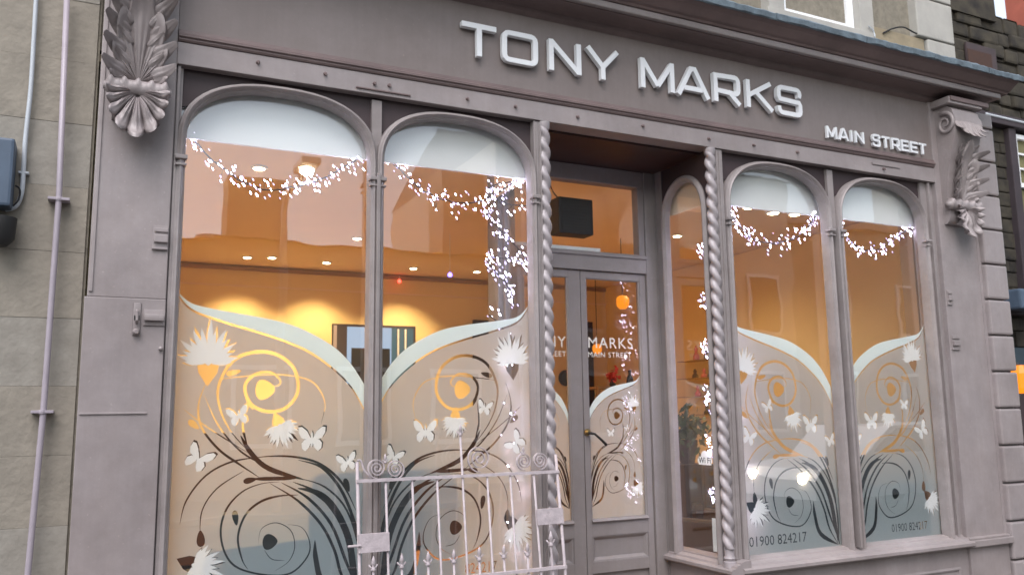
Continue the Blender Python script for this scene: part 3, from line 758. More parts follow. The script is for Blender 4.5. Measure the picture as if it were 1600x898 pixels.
# ------------------------------------------------------------------ signs
def letters(word_parts, mat_, parent, depth, y):
    for polys in word_parts:
        me = cdt_mesh(polys, [], lambda x, z: (x, y, z), (0, -1, 0), depth)
        o = link_mesh('letter', me, mat_, parent)
        bv = o.modifiers.new('bevel', 'BEVEL'); bv.width = .0022; bv.segments = 1; bv.limit_method = 'ANGLE'
def glyph(ch, x0, x1, z0, z1, w):
    """wide square-cornered capitals built from bars"""
    W, H = x1-x0, z1-z0; r = min(W, H)*.15; out = []
    def bar(pts):
        q = [Vector((x0+W*a, z0+H*b)) for a, b in pts]
        n = len(q); L, Rr = [], []
        for i in range(n):
            t1 = (q[i]-q[i-1]).normalized() if i else (q[1]-q[0]).normalized()
            t2 = (q[i+1]-q[i]).normalized() if i < n-1 else t1
            n1 = Vector((-t1.y, t1.x)); nn = (n1+Vector((-t2.y, t2.x))).normalized(); nn /= max(.35, nn.dot(n1))
            L.append(q[i]+nn*w/2); Rr.append(q[i]-nn*w/2)
        for i in range(n-1): out.append([L[i], L[i+1], Rr[i+1], Rr[i]])
    a, b = w/2/W, w/2/H; ra, rb = r/W, r/H
    def corner(cx, cy, s):   # rounded corner points between two bars
        return [(cx+ra*math.cos(t)*1.0, cy+rb*math.sin(t)) for t in s]
    q1 = [R(t) for t in (0, 30, 60, 90)]; q2 = [R(t) for t in (90, 120, 150, 180)]; q3 = [R(t) for t in (180, 210, 240, 270)]; q4 = [R(t) for t in (270, 300, 330, 360)]
    L_, R_, B_, T_ = a, 1-a, b, 1-b
    if ch == 'T': bar([(0, T_), (1, T_)]); bar([(.5, T_), (.5, 0)])
    elif ch == 'O':
        bar([(R_, .5)]+corner(R_-ra, T_-rb, q1)+corner(L_+ra, T_-rb, q2)+corner(L_+ra, B_+rb, q3)+corner(R_-ra, B_+rb, q4)+[(R_, .5)])
    elif ch == 'N': bar([(L_, 0), (L_, 1)]); bar([(R_, 0), (R_, 1)]); bar([(L_, 1-b*.6), (R_, b*.6)])
    elif ch == 'Y': bar([(.04, 1), (.5, .42), (.5, 0)]); bar([(.96, 1), (.5, .42)])
    elif ch == 'M': bar([(L_, 0), (L_, 1)]); bar([(R_, 0), (R_, 1)]); bar([(L_, .96), (.5, .14)]); bar([(R_, .96), (.5, .14)])
    elif ch == 'A': bar([(.03, 0), (.46, 1)]); bar([(.97, 0), (.54, 1)]); bar([(.22, .27), (.78, .27)]); bar([(.42, .95), (.58, .95)])
    elif ch == 'R':
        bar([(L_, 0), (L_, 1)]); bar([(L_, T_)]+corner(R_-ra, T_-rb*.8, q1[::-1])+corner(R_-ra, .40+rb*.8, [R(t) for t in (0, -30, -60, -90)])+[(L_, .40)]); bar([(.55, .42), (.96, 0)])
    elif ch == 'K': bar([(L_, 0), (L_, 1)]); bar([(L_+.05, .46), (.93, 1)]); bar([(.36, .60), (.96, 0)])
    elif ch == 'S':
        bar([(1-a*.2, .74), (R_, .76)]+corner(R_-ra, T_-rb*.7, q1)+corner(L_+ra, T_-rb*.7, q2)+[(L_, .62)]+[(L_+ra*.4, .53), (R_-ra*.4, .50)]+[(R_, .40)]+corner(R_-ra, B_+rb*.7, [R(t) for t in (0, -30, -60, -90)])+corner(L_+ra, B_+rb*.7, [R(t) for t in (270, 240, 210, 180)])+[(a*.9, .27)])
    elif ch == 'I': bar([(.5, 0), (.5, 1)])
    elif ch == 'E': bar([(L_, 0), (L_, 1)]); bar([(0.02, T_), (1, T_)]); bar([(0.02, B_), (1, B_)]); bar([(.02, .5), (.92, .5)])
    return out
sign = thing('shop_sign', 'two large words in white raised capitals across the middle of the brown fascia', 'sign', (2.9, .018, 3.6))
big = []
for ch, a, b in (('T', 720, 773), ('O', 782, 838), ('N', 855, 905), ('Y', 914, 964), ('M', 998, 1050), ('A', 1055, 1104), ('R', 1112, 1153), ('K', 1163, 1204), ('S', 1211, 1249)):
    pm = (a+b)/2; yy = 66+(pm-746)*(162-66)/(1230-746)
    xa, xb = P(a, yy).x, P(b, yy).x
    if ch in 'T': xa, xb = 1.672, 1.880
    big.append(glyph(ch, xa, xb, 3.517, 3.705, .031))
letters(big, M['letter'], sign, .030, .006)
sign2 = thing('street_sign', 'small white raised lettering at the right end of the brown fascia', 'sign', (4.85, .018, 3.45))
small = []
word = 'MAIN STREET'; adv = {'M': 1.25, 'A': 1.12, 'I': .42, 'N': 1.12, ' ': .62, 'S': 1., 'T': 1.02, 'R': 1.06, 'E': .98}
tot = sum(adv[c] for c in word)+.22*(len(word)-1); x = 4.353; k_ = (5.343-4.353)/tot
for c in word:
    if c != ' ': small.append(glyph(c, x, x+adv[c]*k_, 3.413, 3.497, .0155))
    x += (adv[c]+.22)*k_
letters(small, M['letter'], sign2, .018, .010)

# ------------------------------------------------------------------ building round the shop
BLD = thing('shop_building', 'sandstone upper wall over the shop with pale quoins, painted rusticated corner and a sash window', 'building', (3, .2, 4))
MB().box(-.1, 5.93, .19, .42, 4.05, 6.2).build('wall_core', M['mortar'], BLD)
random.seed(3)
z = 4.09
row = 0
while z < 5.6:
    z1 = z+.33; x = -.1+(.3 if row % 2 else 0)
    while x < 5.5:
        x1 = min(5.52 if row % 2 else 5.62, x+random.uniform(.5, .8))
        if x1 > 5.1 and x1 < 5.5: x1 = 5.52 if row % 2 else 5.62
        if not (x1 > 4.02 and x < 5.02):
            MB().box(x+.004, x1-.004, .142+random.uniform(-.004, .004), .20, z+.004, z1-.004, .005).build('stone_block', M['upstone'], BLD)
        x = x1
        if x >= 5.5: break
    xq = 5.53 if row % 2 else 5.63
    MB().box(xq, 5.945, .115, .42, z+.007, z1-.007, .010).build('quoin', M['quoinst'], BLD)
    z = z1; row += 1
uw = thing('sash_window', None, None); uw.parent = BLD
uw.location = (0, 0, 0); uw.location = -Vector(BLD.location)
MB().box(4.02, 4.16, .11, .24, 4.09, 6, .004).box(4.90, 5.04, .11, .24, 4.09, 6, .004).build('stone_surround', M['quoinst'], uw)
MB().box(4.0, 5.04, .10, .30, 4.24, 4.335, .006).build('window_sill', M['quoinst'], uw)
MB().box(4.165, 4.23, .165, .24, 4.337, 6, .003).box(4.835, 4.897, .165, .24, 4.337, 6, .003).box(4.2305, 4.8345, .165, .24, 4.337, 4.395, .003).build('window_frame', M['upvc'], uw)
MB().box(4.23, 4.835, .205, .209, 4.39, 6).build('pane', M['glass2'], uw)
MB().box(4.55, 4.56, .3, .32, 4.42, 6).box(4.70, 4.84, .30, .33, 4.42, 6).build('curtain', M['navy'], uw)
# painted rusticated quoins down the right corner
zq = .27
while zq < 3.7:
    z1 = min(zq+.2635, 3.82)
    MB().box(5.835, 6.075, -.038, .30, zq+.006, z1-.006, .014).build('painted_quoin', M['paint'], BLD)
    zq += .2635
MB().box(5.806, 6.055, .0, .32, 0, 3.829).build('corner_backing', M['paint'], BLD)
MB().box(5.83, 6.09, -.05, .30, 0, .268, .006).build('painted_quoin', M['paint'], BLD)
MB().box(5.46, 5.93, .121, .42, 3.0, 4.05).build('corner_backing', M['mortar'], BLD)
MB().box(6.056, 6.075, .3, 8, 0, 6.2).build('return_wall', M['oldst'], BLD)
MB().box(-.1, 5.9, .12, .3, 3.27, 4.05).build('beam', M['mortar'], BLD)
# cable on the upper wall
c1 = [P(1440, 0, .13), P(1444, 40, .13), P(1447, 55, .13), P(1430, 52, .13), P(1412, 43, .13), P(1395, 45, .13), P(1380, 52, .13)]
tag(MB().tube(smooth_line(c1, 5), .006, 6).build('cable', M['dark'], smooth=True), 'thin black cable looping over the pale upper stonework beside the quoins', 'cable')
c1 = [P(1357, 41, .10), P(1363, 46, .10), P(1366, 52, .10), P(1367, 58, .09)]
tag(MB().tube(smooth_line(c1, 4), .004, 6).build('cable', M['conduit'], smooth=True), 'short white cable end sticking up above the lead flashing', 'cable')

# neighbouring wall on the left
NW = thing('stone_wall', 'olive-buff sandstone wall of the house left of the shop front', 'wall', (-1, .1, 0))
MB().box(-4.2, -.0675, .108, .5, 0, 5.5).build('wall_core', M['mortar'], NW)
z = .0; row = 0; random.seed(11)
while z < 5.2:
    h = .29; x = -.078
    while x > -4:
        w = random.uniform(.7, 1.1) if x < -.1 else (1.6, 1.1)[row % 2]
        MB().box(x-w+.0004, x-.0004, .098+random.uniform(-.0015, .0015), .12, z+.0004, z+h-.0004, .0014).build('stone_block', M['stone' if (row+int(x*10)) % 3 else 'stone2'], NW)
        x -= w
    z += h; row += 1

# pipes
dp = thing('drainpipe', 'thin mauve painted pipe running up the stone wall beside the pilaster', 'pipe', (-.2, .04, 0))
MB().tube([P(105, -12, .05), P(92, 310, .05), P(68, 640, .05), P(43, 900, .05), P(30, 1200, .05)], .0125, 12).build('pipe_run', M['pipe'], dp, smooth=True)
for px, py in ((92, 311), (66, 643)):
    p = P(px, py, .05); MB().box(p.x-.042, p.x+.042, .036, .099, p.z-.006, p.z+.006, .002).lathe((p.x, .05, p.z-.008), [(.017, 0), (.018, .008), (.017, .016)], 14).build('pipe_clip', M['pipe'], dp)
pts = [P(57, -12, .075), P(53, 60, .075), P(48, 140, .075), P(40, 215, .075), P(37, 262, .075), P(34, 300, .075), P(25, 322, .078), P(8, 328, .08)]
cn = thing('cable_conduit', 'pale grey plastic conduit curving down to the blue box on the stone wall', 'conduit', (-.3, .07, 2.5))
MB().tube(smooth_line(pts, 5), .0095, 10).build('conduit_run', M['conduit'], cn, smooth=True)
p = P(37, 270, .075); MB().box(p.x-.02, p.x+.02, .068, .099, p.z-.005, p.z+.005, .002).build('saddle_clip', M['conduit'], cn)
ab = thing('junction_box', 'blue-grey wall box at the left edge of the picture on the stone wall', 'box', (-.42, .05, 2.6))
a, b = P(24, 216, -.02), P(20, 322, -.02)
MB().box(a.x-.20, a.x, -.02, .098, b.z, a.z, .012).build('housing', M['bluebox'], ab)
MB().tube(smooth_line([P(24, 290, .05), P(31, 296, .05), P(29, 312, .05), P(20, 322, .05)], 4), .004, 6).build('lead_wire', M['dark'], ab)
cc = thing('dark_wall_lamp', 'black fitting on the stone wall just under the blue box', 'lamp', (-.42, .05, 2.45))
p = P(0, 345, .0); MB().lathe((p.x, .03, p.z-.10), [(.03, 0), (.055, .03), (.06, .12), (.02, .13)], 16).box(p.x-.015, p.x+.015, .03, .098, p.z-.06, p.z+.02, .003).build('lamp_body', M['blackw'], cc, angle=40)

# ------------------------------------------------------------------ gate leaning on the sill
GATE = thing('iron_gate', 'pinkish painted wrought iron gate with scrolls leaning against the left-hand window', 'gate', (1.63, -.27, 0))
gx = [1.106, 1.241, 1.372, 1.498, 1.631, 1.763, 1.890, 2.023, 2.160]
def GP(x, z, dy=0): return (x, -.10-.13*(1.30-z)+dy, z)
for i, x in enumerate(gx):
    e = i in (0, 8); zt = 1.385 if e else (1.50 if i == 4 else 1.30)
    MB().tube([GP(x, .06), GP(x, zt)], .0080 if e else .0060, 8).build('bar', M['gate'], GATE, smooth=True)
MB().add([GP(a, b, c) for a in (1.10, 2.168) for c in (-.011, .011) for b in (1.292, 1.306)], [(0, 1, 3, 2), (4, 6, 7, 5), (0, 4, 5, 1), (2, 3, 7, 6), (0, 2, 6, 4), (1, 5, 7, 3)]).build('top_rail', M['gate'], GATE)
def rail(z, x0, x1, nm, h=.007): MB().add([GP(a, z+b, c) for a in (x0, x1) for c in (-.011, .011) for b in (-h, h)], [(0, 1, 3, 2), (4, 6, 7, 5), (0, 4, 5, 1), (2, 3, 7, 6), (0, 2, 6, 4), (1, 5, 7, 3)]).build(nm, M['gate'], GATE)
rail(.835, 1.10, 2.168, 'middle_rail'); rail(.12, 1.10, 2.168, 'bottom_rail')
def plate(a, b, c, d, nm='lock_plate'):
    MB().add([GP(x, z, y) for x in (a, b) for y in (-.016, .006) for z in (c, d)], [(0, 1, 3, 2), (4, 6, 7, 5), (0, 4, 5, 1), (2, 3, 7, 6), (0, 2, 6, 4), (1, 5, 7, 3)]).build(nm, M['gate'], GATE)
plate(1.100, 1.246, .985, 1.065); plate(2.018, 2.168, 1.045, 1.120)
MB().tube([GP(1.05, 1.018, -.02), GP(1.11, 1.018, -.02)], .006, 8).build('bolt', M['gate'], GATE)
def scroll(cx, cz, r, sgn, turns=2.6, th=.0042, a0=-90, nm='scroll'):
    pts = []
    n = 70
    for i in range(n+1):
        s = i/n; a = R(a0)+sgn*2*math.pi*turns*s; rr = r*(1-s*.88); pts.append(GP(cx+rr*math.cos(a), cz+rr*math.sin(a)))
    # flat-bar section: wide in depth, thin in plane
    mb = MB(); vs = []
    for i, p in enumerate(pts):
        p = Vector(p); t = (Vector(pts[min(i+1, n)])-Vector(pts[max(i-1, 0)])).normalized(); nn = t.cross(Vector((0, 1, 0))).normalized()
        for u, v in ((-th*.55, -.010), (th*.55, -.010), (th*.55, .006), (-th*.55, .006)): vs.append(p+nn*u+Vector((0, v, 0)))
    mb.add(vs, [(i*4+k, i*4+(k+1) % 4, (i+1)*4+(k+1) % 4, (i+1)*4+k) for i in range(n) for k in range(4)]+[(0, 1, 2, 3), (n*4+3, n*4+2, n*4+1, n*4)])
    mb.build(nm, M['gate'], GATE)
for px, py, r, sg in ((588.5, 731, .046, -1), (617, 732.5, .046, 1), (749, 716, .066, -1), (818.7, 720.5, .044, -1), (843, 719, .044, 1)):
    p = P(px, py, -.095); scroll(p.x, p.z, r, sg)
pts = smooth_line([GP(1.106, 1.392), GP(1.125, 1.388), GP(1.140, 1.345), GP(1.175, 1.310)], 6)
MB().tube(pts, .005, 6).build('scroll', M['gate'], GATE)
def finial(x, z, s=1.0):
    mb = MB().lathe(GP(x, z), [(.006*s, 0), (.013*s, .006*s), (.006*s, .014*s), (.005*s, .022*s), (.010*s, .030*s), (.007*s, .044*s), (.001, .060*s)], 8)
    mb.tube([GP(x-.018*s, z+.026*s), GP(x-.010*s, z+.014*s), GP(x+.010*s, z+.014*s), GP(x+.018*s, z+.026*s)], [.003*s, .0045*s, .0045*s, .003*s], 6)
    mb.build('finial', M['gate'], GATE, smooth=True)
finial(1.631, 1.49, 1.0); finial(1.241, 1.372, .8); finial(1.972, 1.385, .8)
for x in (1.170, 1.305, 1.434, 1.563, 1.695, 1.826, 1.955):
    MB().tube([GP(x, .06), GP(x, .905)], .006, 8).build('dog_bar', M['gate'], GATE, smooth=True); finial(x, .90, 1.15)
MB().tube([GP(2.09, .80), GP(2.09, .94)], .006, 8).build('dog_bar', M['gate'], GATE); finial(2.09, .935, 1.3)
# ------------------------------------------------------------------ fairy lights
def lights(label, path, n, spread, yspread=.03, seg_bias=None, density=None):
    t = thing('fairy_lights', label, 'fairy lights', tuple(path[0]), 'white fairy light strings behind the shop windows')
    line = smooth_line(path, 8)
    rr = random.Random(hash(label) % 9999 if False else sum(map(ord, label)))
    w = [p+Vector((rr.uniform(-.004, .004), rr.uniform(-.003, .003), rr.uniform(-.004, .004))) for p in line]
    MB().tube(w, .0032, 6).build('wire', M['dark'], t)
    mb = MB(); twigs = MB()
    L = len(line)-1
    n = int(n*1.2)
    for i in range(n):
        s = rr.random()
        if rr.random() < .55: s = min(.999, max(0, (round(s*n/6)+rr.gauss(0, .18))/(n/6)))   # bulbs bunch up
        k = min(L-1, int(s*L)); p = line[k].lerp(line[k+1], s*L-k)
        q = p+Vector((rr.gauss(0, spread*.6), rr.uniform(-yspread, yspread)*.5, rr.gauss(0, spread*1.45)-.2*spread))
        q.y = max(q.y, .106)
        d = Vector((.55+rr.gauss(0, .12), rr.gauss(0, .15), -.8+rr.gauss(0, .12))).normalized()
        sz = rr.uniform(.55, 1.15)
        mb.tube([q-d*.0085*sz, q-d*.004*sz, q+d*.004*sz, q+d*.0085*sz], [.0009, .0027*sz, .0027*sz, .0009], 5)
        if i % 3 == 0: twigs.tube([p, p.lerp(q, .5)+Vector((0, .004, .004)), q-d*.007*sz], .0011, 4)
    twigs.build('twig_wires', M['dark'], t)
    bo = tag(mb.build('bulbs', M['bulb'], t), kind='stuff'); bo.data.materials.append(M['bulb2'])
    per = 5*3+2
    for pl_ in bo.data.polygons: pl_.material_index = 1 if (pl_.index//per*7919) % 10 < 4 else 0
    return t
def pp(l, Y=.13): return [P(a, b, Y) for a, b in l]
lights('swag of white fairy lights drooping across the leftmost window', pp([(291, 205), (320, 238), (360, 272), (410, 296), (460, 292), (510, 276), (545, 256), (577, 240)]), 135, .020)
lights('swag of white fairy lights across the second window from the left', pp([(598, 240), (625, 265), (662, 298), (705, 315), (745, 316), (780, 300), (805, 282), (826, 262)]), 115, .020)
lights('fairy lights tangled at the upper right corner of the second window', pp([(822, 255), (806, 282), (775, 288), (764, 300), (790, 318), (826, 322)], .14), 60, .026)
lights('zigzag fairy lights wound round the post left of the doorway', pp([(758, 332), (775, 352), (800, 378), (826, 412), (795, 404), (762, 404), (775, 425), (795, 448), (802, 475)], .15), 130, .018)
lights('fairy lights glowing behind the frosted film beside the left doorway post', pp([(765, 492), (790, 520), (795, 556), (778, 575), (800, 615), (812, 645), (790, 690), (806, 730), (815, 770), (790, 800), (800, 840), (812, 880)], .125), 90, .028, .03)
lights('swag of white fairy lights in the window right of the doorway', pp([(1137, 318), (1150, 345), (1172, 370), (1200, 380), (1232, 376), (1258, 360), (1272, 340), (1284, 328)]), 125, .022)
lights('swag of white fairy lights across the rightmost window', pp([(1299, 322), (1310, 350), (1330, 378), (1356, 392), (1385, 384), (1406, 366), (1425, 356)]), 115, .020)
lights('fairy lights wound round the inside of the post right of the doorway', [Vector((3.50+.112*math.cos(k*1.15), .19+.06*math.sin(k*1.15), 2.72-k*.055)) for k in range(35)], 420, .018)

# ------------------------------------------------------------------ salon interior
FZ, CZ, BY = .14, 3.16, 5.40
struct('interior_floor', MB().box(-.3, 6.05, .14, BY+.1, .0, FZ), M['floor_in'])
struct('interior_ceiling', MB().box(-.3, 6.05, .14, BY+.1, 3.225, 3.26), M['ceil_in'])
struct('interior_back_wall', MB().box(-.3, 6.05, BY, BY+.1, FZ, 3.22), M['wall_in'])
struct('interior_left_wall', MB().box(-.3, -.2, .3, BY-.002, FZ, 3.22), M['wall_in'])
struct('interior_right_wall', MB().box(5.99, 6.05, .3, BY-.002, FZ, 3.22), M['wall_in'])
struct('interior_cornice', MB().box(-.198, 5.988, BY-.03, BY-.002, 3.17, 3.21), M['trim_in'])
struct('interior_picture_rail', MB().box(-.198, 5.988, BY-.012, BY-.002, 2.99, 3.01), M['ceil_in'])
DLABEL = ['small round ceiling downlight near the back wall behind the leftmost window', 'round ceiling downlight near the back wall seen left of the first mullion',
          'bright ceiling downlight halfway back behind the first window', 'faint ceiling downlight in the middle of the salon', 'ceiling downlight near the back wall behind the second window',
          'ceiling downlight seen through the second window near the doorway post', 'ceiling downlight seen through the porch side window', 'first of three bright downlights behind the window right of the doorway',
          'middle of three bright downlights behind the window right of the doorway', 'third of three bright downlights behind the window right of the doorway', 'lone ceiling downlight behind the rightmost window',
          'ceiling downlight close behind the swag in the leftmost window']
def zpt(px, py, z):
    d = (px-800)/CAM_F*RT-(py-449)/CAM_F*UP+FW; return CAM_POS+d*((z-CAM_POS.z)/d.z)
DPOS = [zpt(325, 410, 3.22), zpt(497, 422, 3.22), zpt(558, 372, 3.22), zpt(425, 402, 3.22), zpt(640, 432, 3.22), zpt(745, 424, 3.22), zpt(1058, 368, 3.22),
        Vector((4.35, .55, 3.22)), Vector((4.65, .60, 3.22)), Vector((4.95, .60, 3.22)), zpt(1338, 419, 3.22), zpt(405, 262, 3.22)]
for k in (7, 8, 9):
    DPOS[k] = P((1170, 1208, 1242)[k-7], (322, 331, 333)[k-7], .45); DPOS[k].z = max(DPOS[k].z, 2.9)
for i, (lab, p) in enumerate(zip(DLABEL, DPOS)):
    z = p.z if i in (7, 8, 9) else 3.224
    aim = {0: 1.42, 1: 2.24, 4: 3.22}.get(i)
    if aim: p = Vector((aim-.10, 4.85, 3.22))
    dl = thing('downlight', lab, 'ceiling light', (p.x, p.y, z))
    MB().lathe((p.x, p.y, z-.012), [(.045, 0), (.055, .004), (.055, .012)], 18).build('bezel', M['board'], dl)
    MB().lathe((p.x, p.y, z-.016), [(.034, 0), (.038, .003)], 16).build('lens', M['lens'], dl)
    if i in (7, 8, 9): MB().tube([(p.x, p.y, z), (p.x, p.y, 3.224)], .006, 6).build('drop_rod', M['chrome'], dl)
    l = bpy.data.lights.new('downlight_lamp', 'SPOT'); l.energy = 105*LAMP; l.color = (1, .68, .33); l.spot_size = R(66 if p.y > 4 else 150); l.spot_blend = .9; l.shadow_soft_size = .04
    lo = bpy.data.objects.new('downlight_lamp', l); COL.objects.link(lo); lo.parent = dl; lo.location = (0, 0, -.03)
    if aim: l.energy = 40; l.spot_blend = .7; l.spot_size = R(100); lo.rotation_euler = (R(14), 0, 0)     # wall washers by the back wall
    if i in (7, 8, 9): l.energy = 7
    if i in (10, 6): l.energy = 34
# coloured pin lights
for nm, px, py, Y, m_, lab in (('ledr', 1240, 397, 4.9, 'ledr', 'small red pin light seen in the window right of the doorway'), ('b', 1387, 430, 4.0, 'ledb', 'small blue pin light seen in the rightmost window'),
                         ('r', 624, 439, 5.3, 'ledr', 'red pin light high on the back wall'), ('b', 703, 429, 3.0, 'ledb', 'violet-blue pin light behind the second window')):
    p = P(px, py, Y); tl = thing('pin_light', lab, 'light', tuple(p))
    b = MB().lathe(tuple(p), [(.006, -.022), (.020, -.012), (.022, 0), (.014, .014), (.004, .02)], 10); b.build('lens', M[m_], tl, smooth=True)
    MB().tube([p+Vector((0, 0, .018)), (p.x, p.y, 3.224)], .003, 5).build('flex', M['board'], tl)
# back-wall mirror; its reflection is painted on as glowing and dark panels
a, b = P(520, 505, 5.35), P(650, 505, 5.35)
mi = thing('glow_mirror', 'wide mirror on the back wall behind the first mullion, its pale blue reflection made as glowing panels', 'glowing mirror', (2.85, 5.37, 1.9))
MB().box(a.x, b.x, 5.36, 5.398, 1.9, a.z, .006).build('mirror_case', M['timber'], mi)
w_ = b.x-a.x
MB().box(a.x+w_*.17, a.x+w_*.70, 5.354, 5.359, 1.95, a.z-.03).build('glow_reflection', emis('reflected_sky_glow', (.36, .47, .62), .42), mi)
MB().box(a.x+w_*.70+.004, b.x-.03, 5.354, 5.359, 1.95, a.z-.03).build('glow_reflection', emis('reflected_teal_glow', (.08, .16, .17), .35), mi)
MB().box(a.x+w_*.22, a.x+w_*.68, 5.348, 5.353, 1.95, a.z-.27, .002).build('reflected_dark_shape', M['dark'], mi)
for f_ in (.77, .86): MB().box(a.x+w_*f_, a.x+w_*f_+.02, 5.348, 5.353, 2.2, a.z-.04).build('reflected_bar', M['board'], mi)
MB().box(a.x+.01, a.x+w_*.05, 5.350, 5.359, 1.95, a.z-.02, .002).build('mirror_edge', M['pipe'], mi)
cb = thing('back_cabinets', 'low dark brown cabinets along the back wall of the salon', 'cabinet', (2.8, 5.1, FZ))
for k in range(8): MB().box(-.15+.75*k, .59+.75*k, 4.98, 5.33, FZ+.05, 1.40, .006).build('cabinet_door', M['cab'], cb)
MB().box(-.17, 5.95, 4.95, 5.335, 1.401, 1.44, .004).build('worktop', M['timber'], cb)
# dark passage on the back wall
def back_px(px0, px1, z0, z1, Y, nm, m_, lab, cat):
    a, b = P(px0, 500, Y), P(px1, 500, Y); return tag(MB().box(a.x, b.x, Y, Y+.04, z0, z1, .004).build(nm, m_), lab, cat)
back_px(740, 765, FZ, 2.72, 5.30, 'cupboard_door', M['timber'], 'tall dark brown door at the back seen left of the doorway post', 'door')
back_px(904, 926, FZ, 2.75, 5.30, 'cupboard_door', M['timber'], 'tall dark brown door seen between the two shop door leaves', 'door')
# pendant lamps
for px, py, Y, r, lab in ((973, 472, 2.6, .062, 'orange globe pendant lamp seen through the right-hand shop door'), (933, 545, 4.4, .055, 'smaller orange pendant lamp low behind the door lettering')):
    p = P(px, py, Y); t = thing('pendant_lamp', lab, 'pendant lamp', tuple(p))
    MB().lathe((p.x, p.y, p.z-r), [(r*.5, 0), (r*.9, r*.45), (r, r), (r*.95, r*1.6), (r*.6, r*1.95), (.01, r*2.05)], 18).build('lamp_shade', M['shade'], t, smooth=True)
    MB().tube([(p.x, p.y, p.z+r), (p.x, p.y, 3.224)], .004, 6).build('flex', M['dark'], t)
# round mirror, vase of flowers, bottles
p = P(887, 590, 5.33); rm = thing('round_mirror', 'small dark oval mirror seen through the left-hand shop door', 'mirror', tuple(p))
MB().lathe((p.x, 5.34, p.z), [(.085, 0), (.10, .02), (.10, .05)], 24, 'y').build('mirror_frame', M['timber'], rm)
MB().lathe((p.x, 5.332, p.z), [(.078, 0), (.078, .008)], 24, 'y').build('mirror_glass', M['navy'], rm)
p = P(957, 592, 4.4)
tb = thing('console_table', 'narrow wooden console table behind the shop door', 'table', (p.x, p.y, FZ))
zt_ = p.z-.09
MB().box(p.x-.3, p.x+.35, p.y-.15, p.y+.15, zt_-.03, zt_, .004).build('table_top', M['trim_in'], tb)
for dx, dy in ((-.28, -.13), (.33, -.13), (-.28, .13), (.33, .13)): MB().box(p.x+dx-.018, p.x+dx+.018, p.y+dy-.018, p.y+dy+.018, FZ, zt_-.031, .003).build('leg', M['trim_in'], tb)
va = thing('flower_vase', 'vase of red flowers on the console table', 'vase', (p.x, p.y, zt_))
MB().lathe((p.x, p.y, zt_+.001), [(.03, 0), (.04, .03), (.02, .07), (.026, .09)], 14).build('vase_body', M['navy'], va, smooth=True)
mb = MB(); rr = random.Random(5)
for k in range(60):
    c = Vector((p.x+rr.gauss(0, .035), p.y+rr.gauss(0, .035), zt_+.13+rr.gauss(0, .03))); n = Vector((rr.gauss(0, 1), rr.gauss(0, 1), rr.gauss(0, 1))).normalized(); a = n.orthogonal()*.02; b = n.cross(a)
    mb.add([c-a, c-b, c+a, c+b], [(0, 1, 2, 3)])
tag(mb.build('petals', M['red'], va), kind='stuff')
p2 = P(984, 586, 4.4)
tag(MB().lathe((p2.x, p2.y, zt_+.001), [(.03, 0), (.045, .05), (.035, .11), (.015, .15), (.022, .19), (.004, .2)], 14).build('vase', M['navy'], smooth=True), 'dark blue pot beside the red flowers on the console table', 'vase')
# wall shelves with bottles on the right wall
def rpx(px, py, X=5.9):
    d = (px-800)/CAM_F*RT-(py-449)/CAM_F*UP+FW; return CAM_POS+d*((X-CAM_POS.x)/d.x)
sh = thing('wall_shelves', 'glass product shelves on the right-hand salon wall', 'shelves', (5.95, 3.4, 1.9))
bottlespots = []
for py_, lab_ in ((562, 'top'), (590, 'second'), (619, 'third'), (647, 'lowest')):
    p = rpx(1098, py_); MB().box(5.82, 5.989, p.y-.35, p.y+.35, p.z-.008, p.z, .002).build('shelf', M['trim_in'], sh)
    bottlespots.append((lab_, p))
BL = {0: [(1091, .16, 'pink'), (1108, .11, 'navy')], 1: [(1088, .10, 'timber'), (1102, .10, 'pink'), (1112, .09, 'navy')], 2: [(1091, .12, 'pink'), (1110, .13, 'navy')], 3: [(1104, .09, 'dark'), (1111, .09, 'dark')]}
pos_w = {0: 'left', 1: 'middle', 2: 'right'}
for k, (lab_, p) in enumerate(bottlespots):
    for j, (px, h, mm) in enumerate(BL[k]):
        q = rpx(px, 600); r = .028
        o = MB().lathe((5.89, q.y, p.z+.001), [(r*1.3, 0), (r*1.2, h*.3), (r*.5, h*.55), (r*.8, h*.8), (r*.4, h*.85), (r*.4, h)], 12).build('bottle', M[mm], smooth=True)
        tag(o, f'{ {"pink":"pinkish red","navy":"dark blue","timber":"dark brown","dark":"black"}[mm]} bottle, {("left" if j == 0 else "right" if j == len(BL[k])-1 else "middle")} one on the {lab_} wall shelf', 'bottle', 'bottles on the salon wall shelves')
# plant on a stand
p = rpx(1072, 672, 4.6)
pl = thing('pot_plant', 'bushy green pot plant seen through the porch side window', 'plant', (p.x, p.y, FZ))
mb = MB(); rr = random.Random(9)
for k in range(260):
    c = Vector((p.x+rr.gauss(0, .09), p.y+rr.gauss(0, .09), p.z+rr.gauss(0, .08))); n = Vector((rr.gauss(0, 1), rr.gauss(0, 1), rr.gauss(0, 1))).normalized(); a = n.orthogonal()*.035; b = n.cross(a)*.4
    mb.add([c-a, c-b, c+a, c+b], [(0, 1, 2, 3)])
tag(mb.build('foliage', M['leaf'], pl), kind='stuff')
MB().lathe((p.x, p.y, p.z-.28), [(.06, 0), (.09, .14), (.095, .2)], 16).build('pot', M['timber'], pl)
MB().box(p.x-.14, p.x+.14, p.y-.14, p.y+.14, FZ, p.z-.281, .005).build('stand', M['leather'], pl)
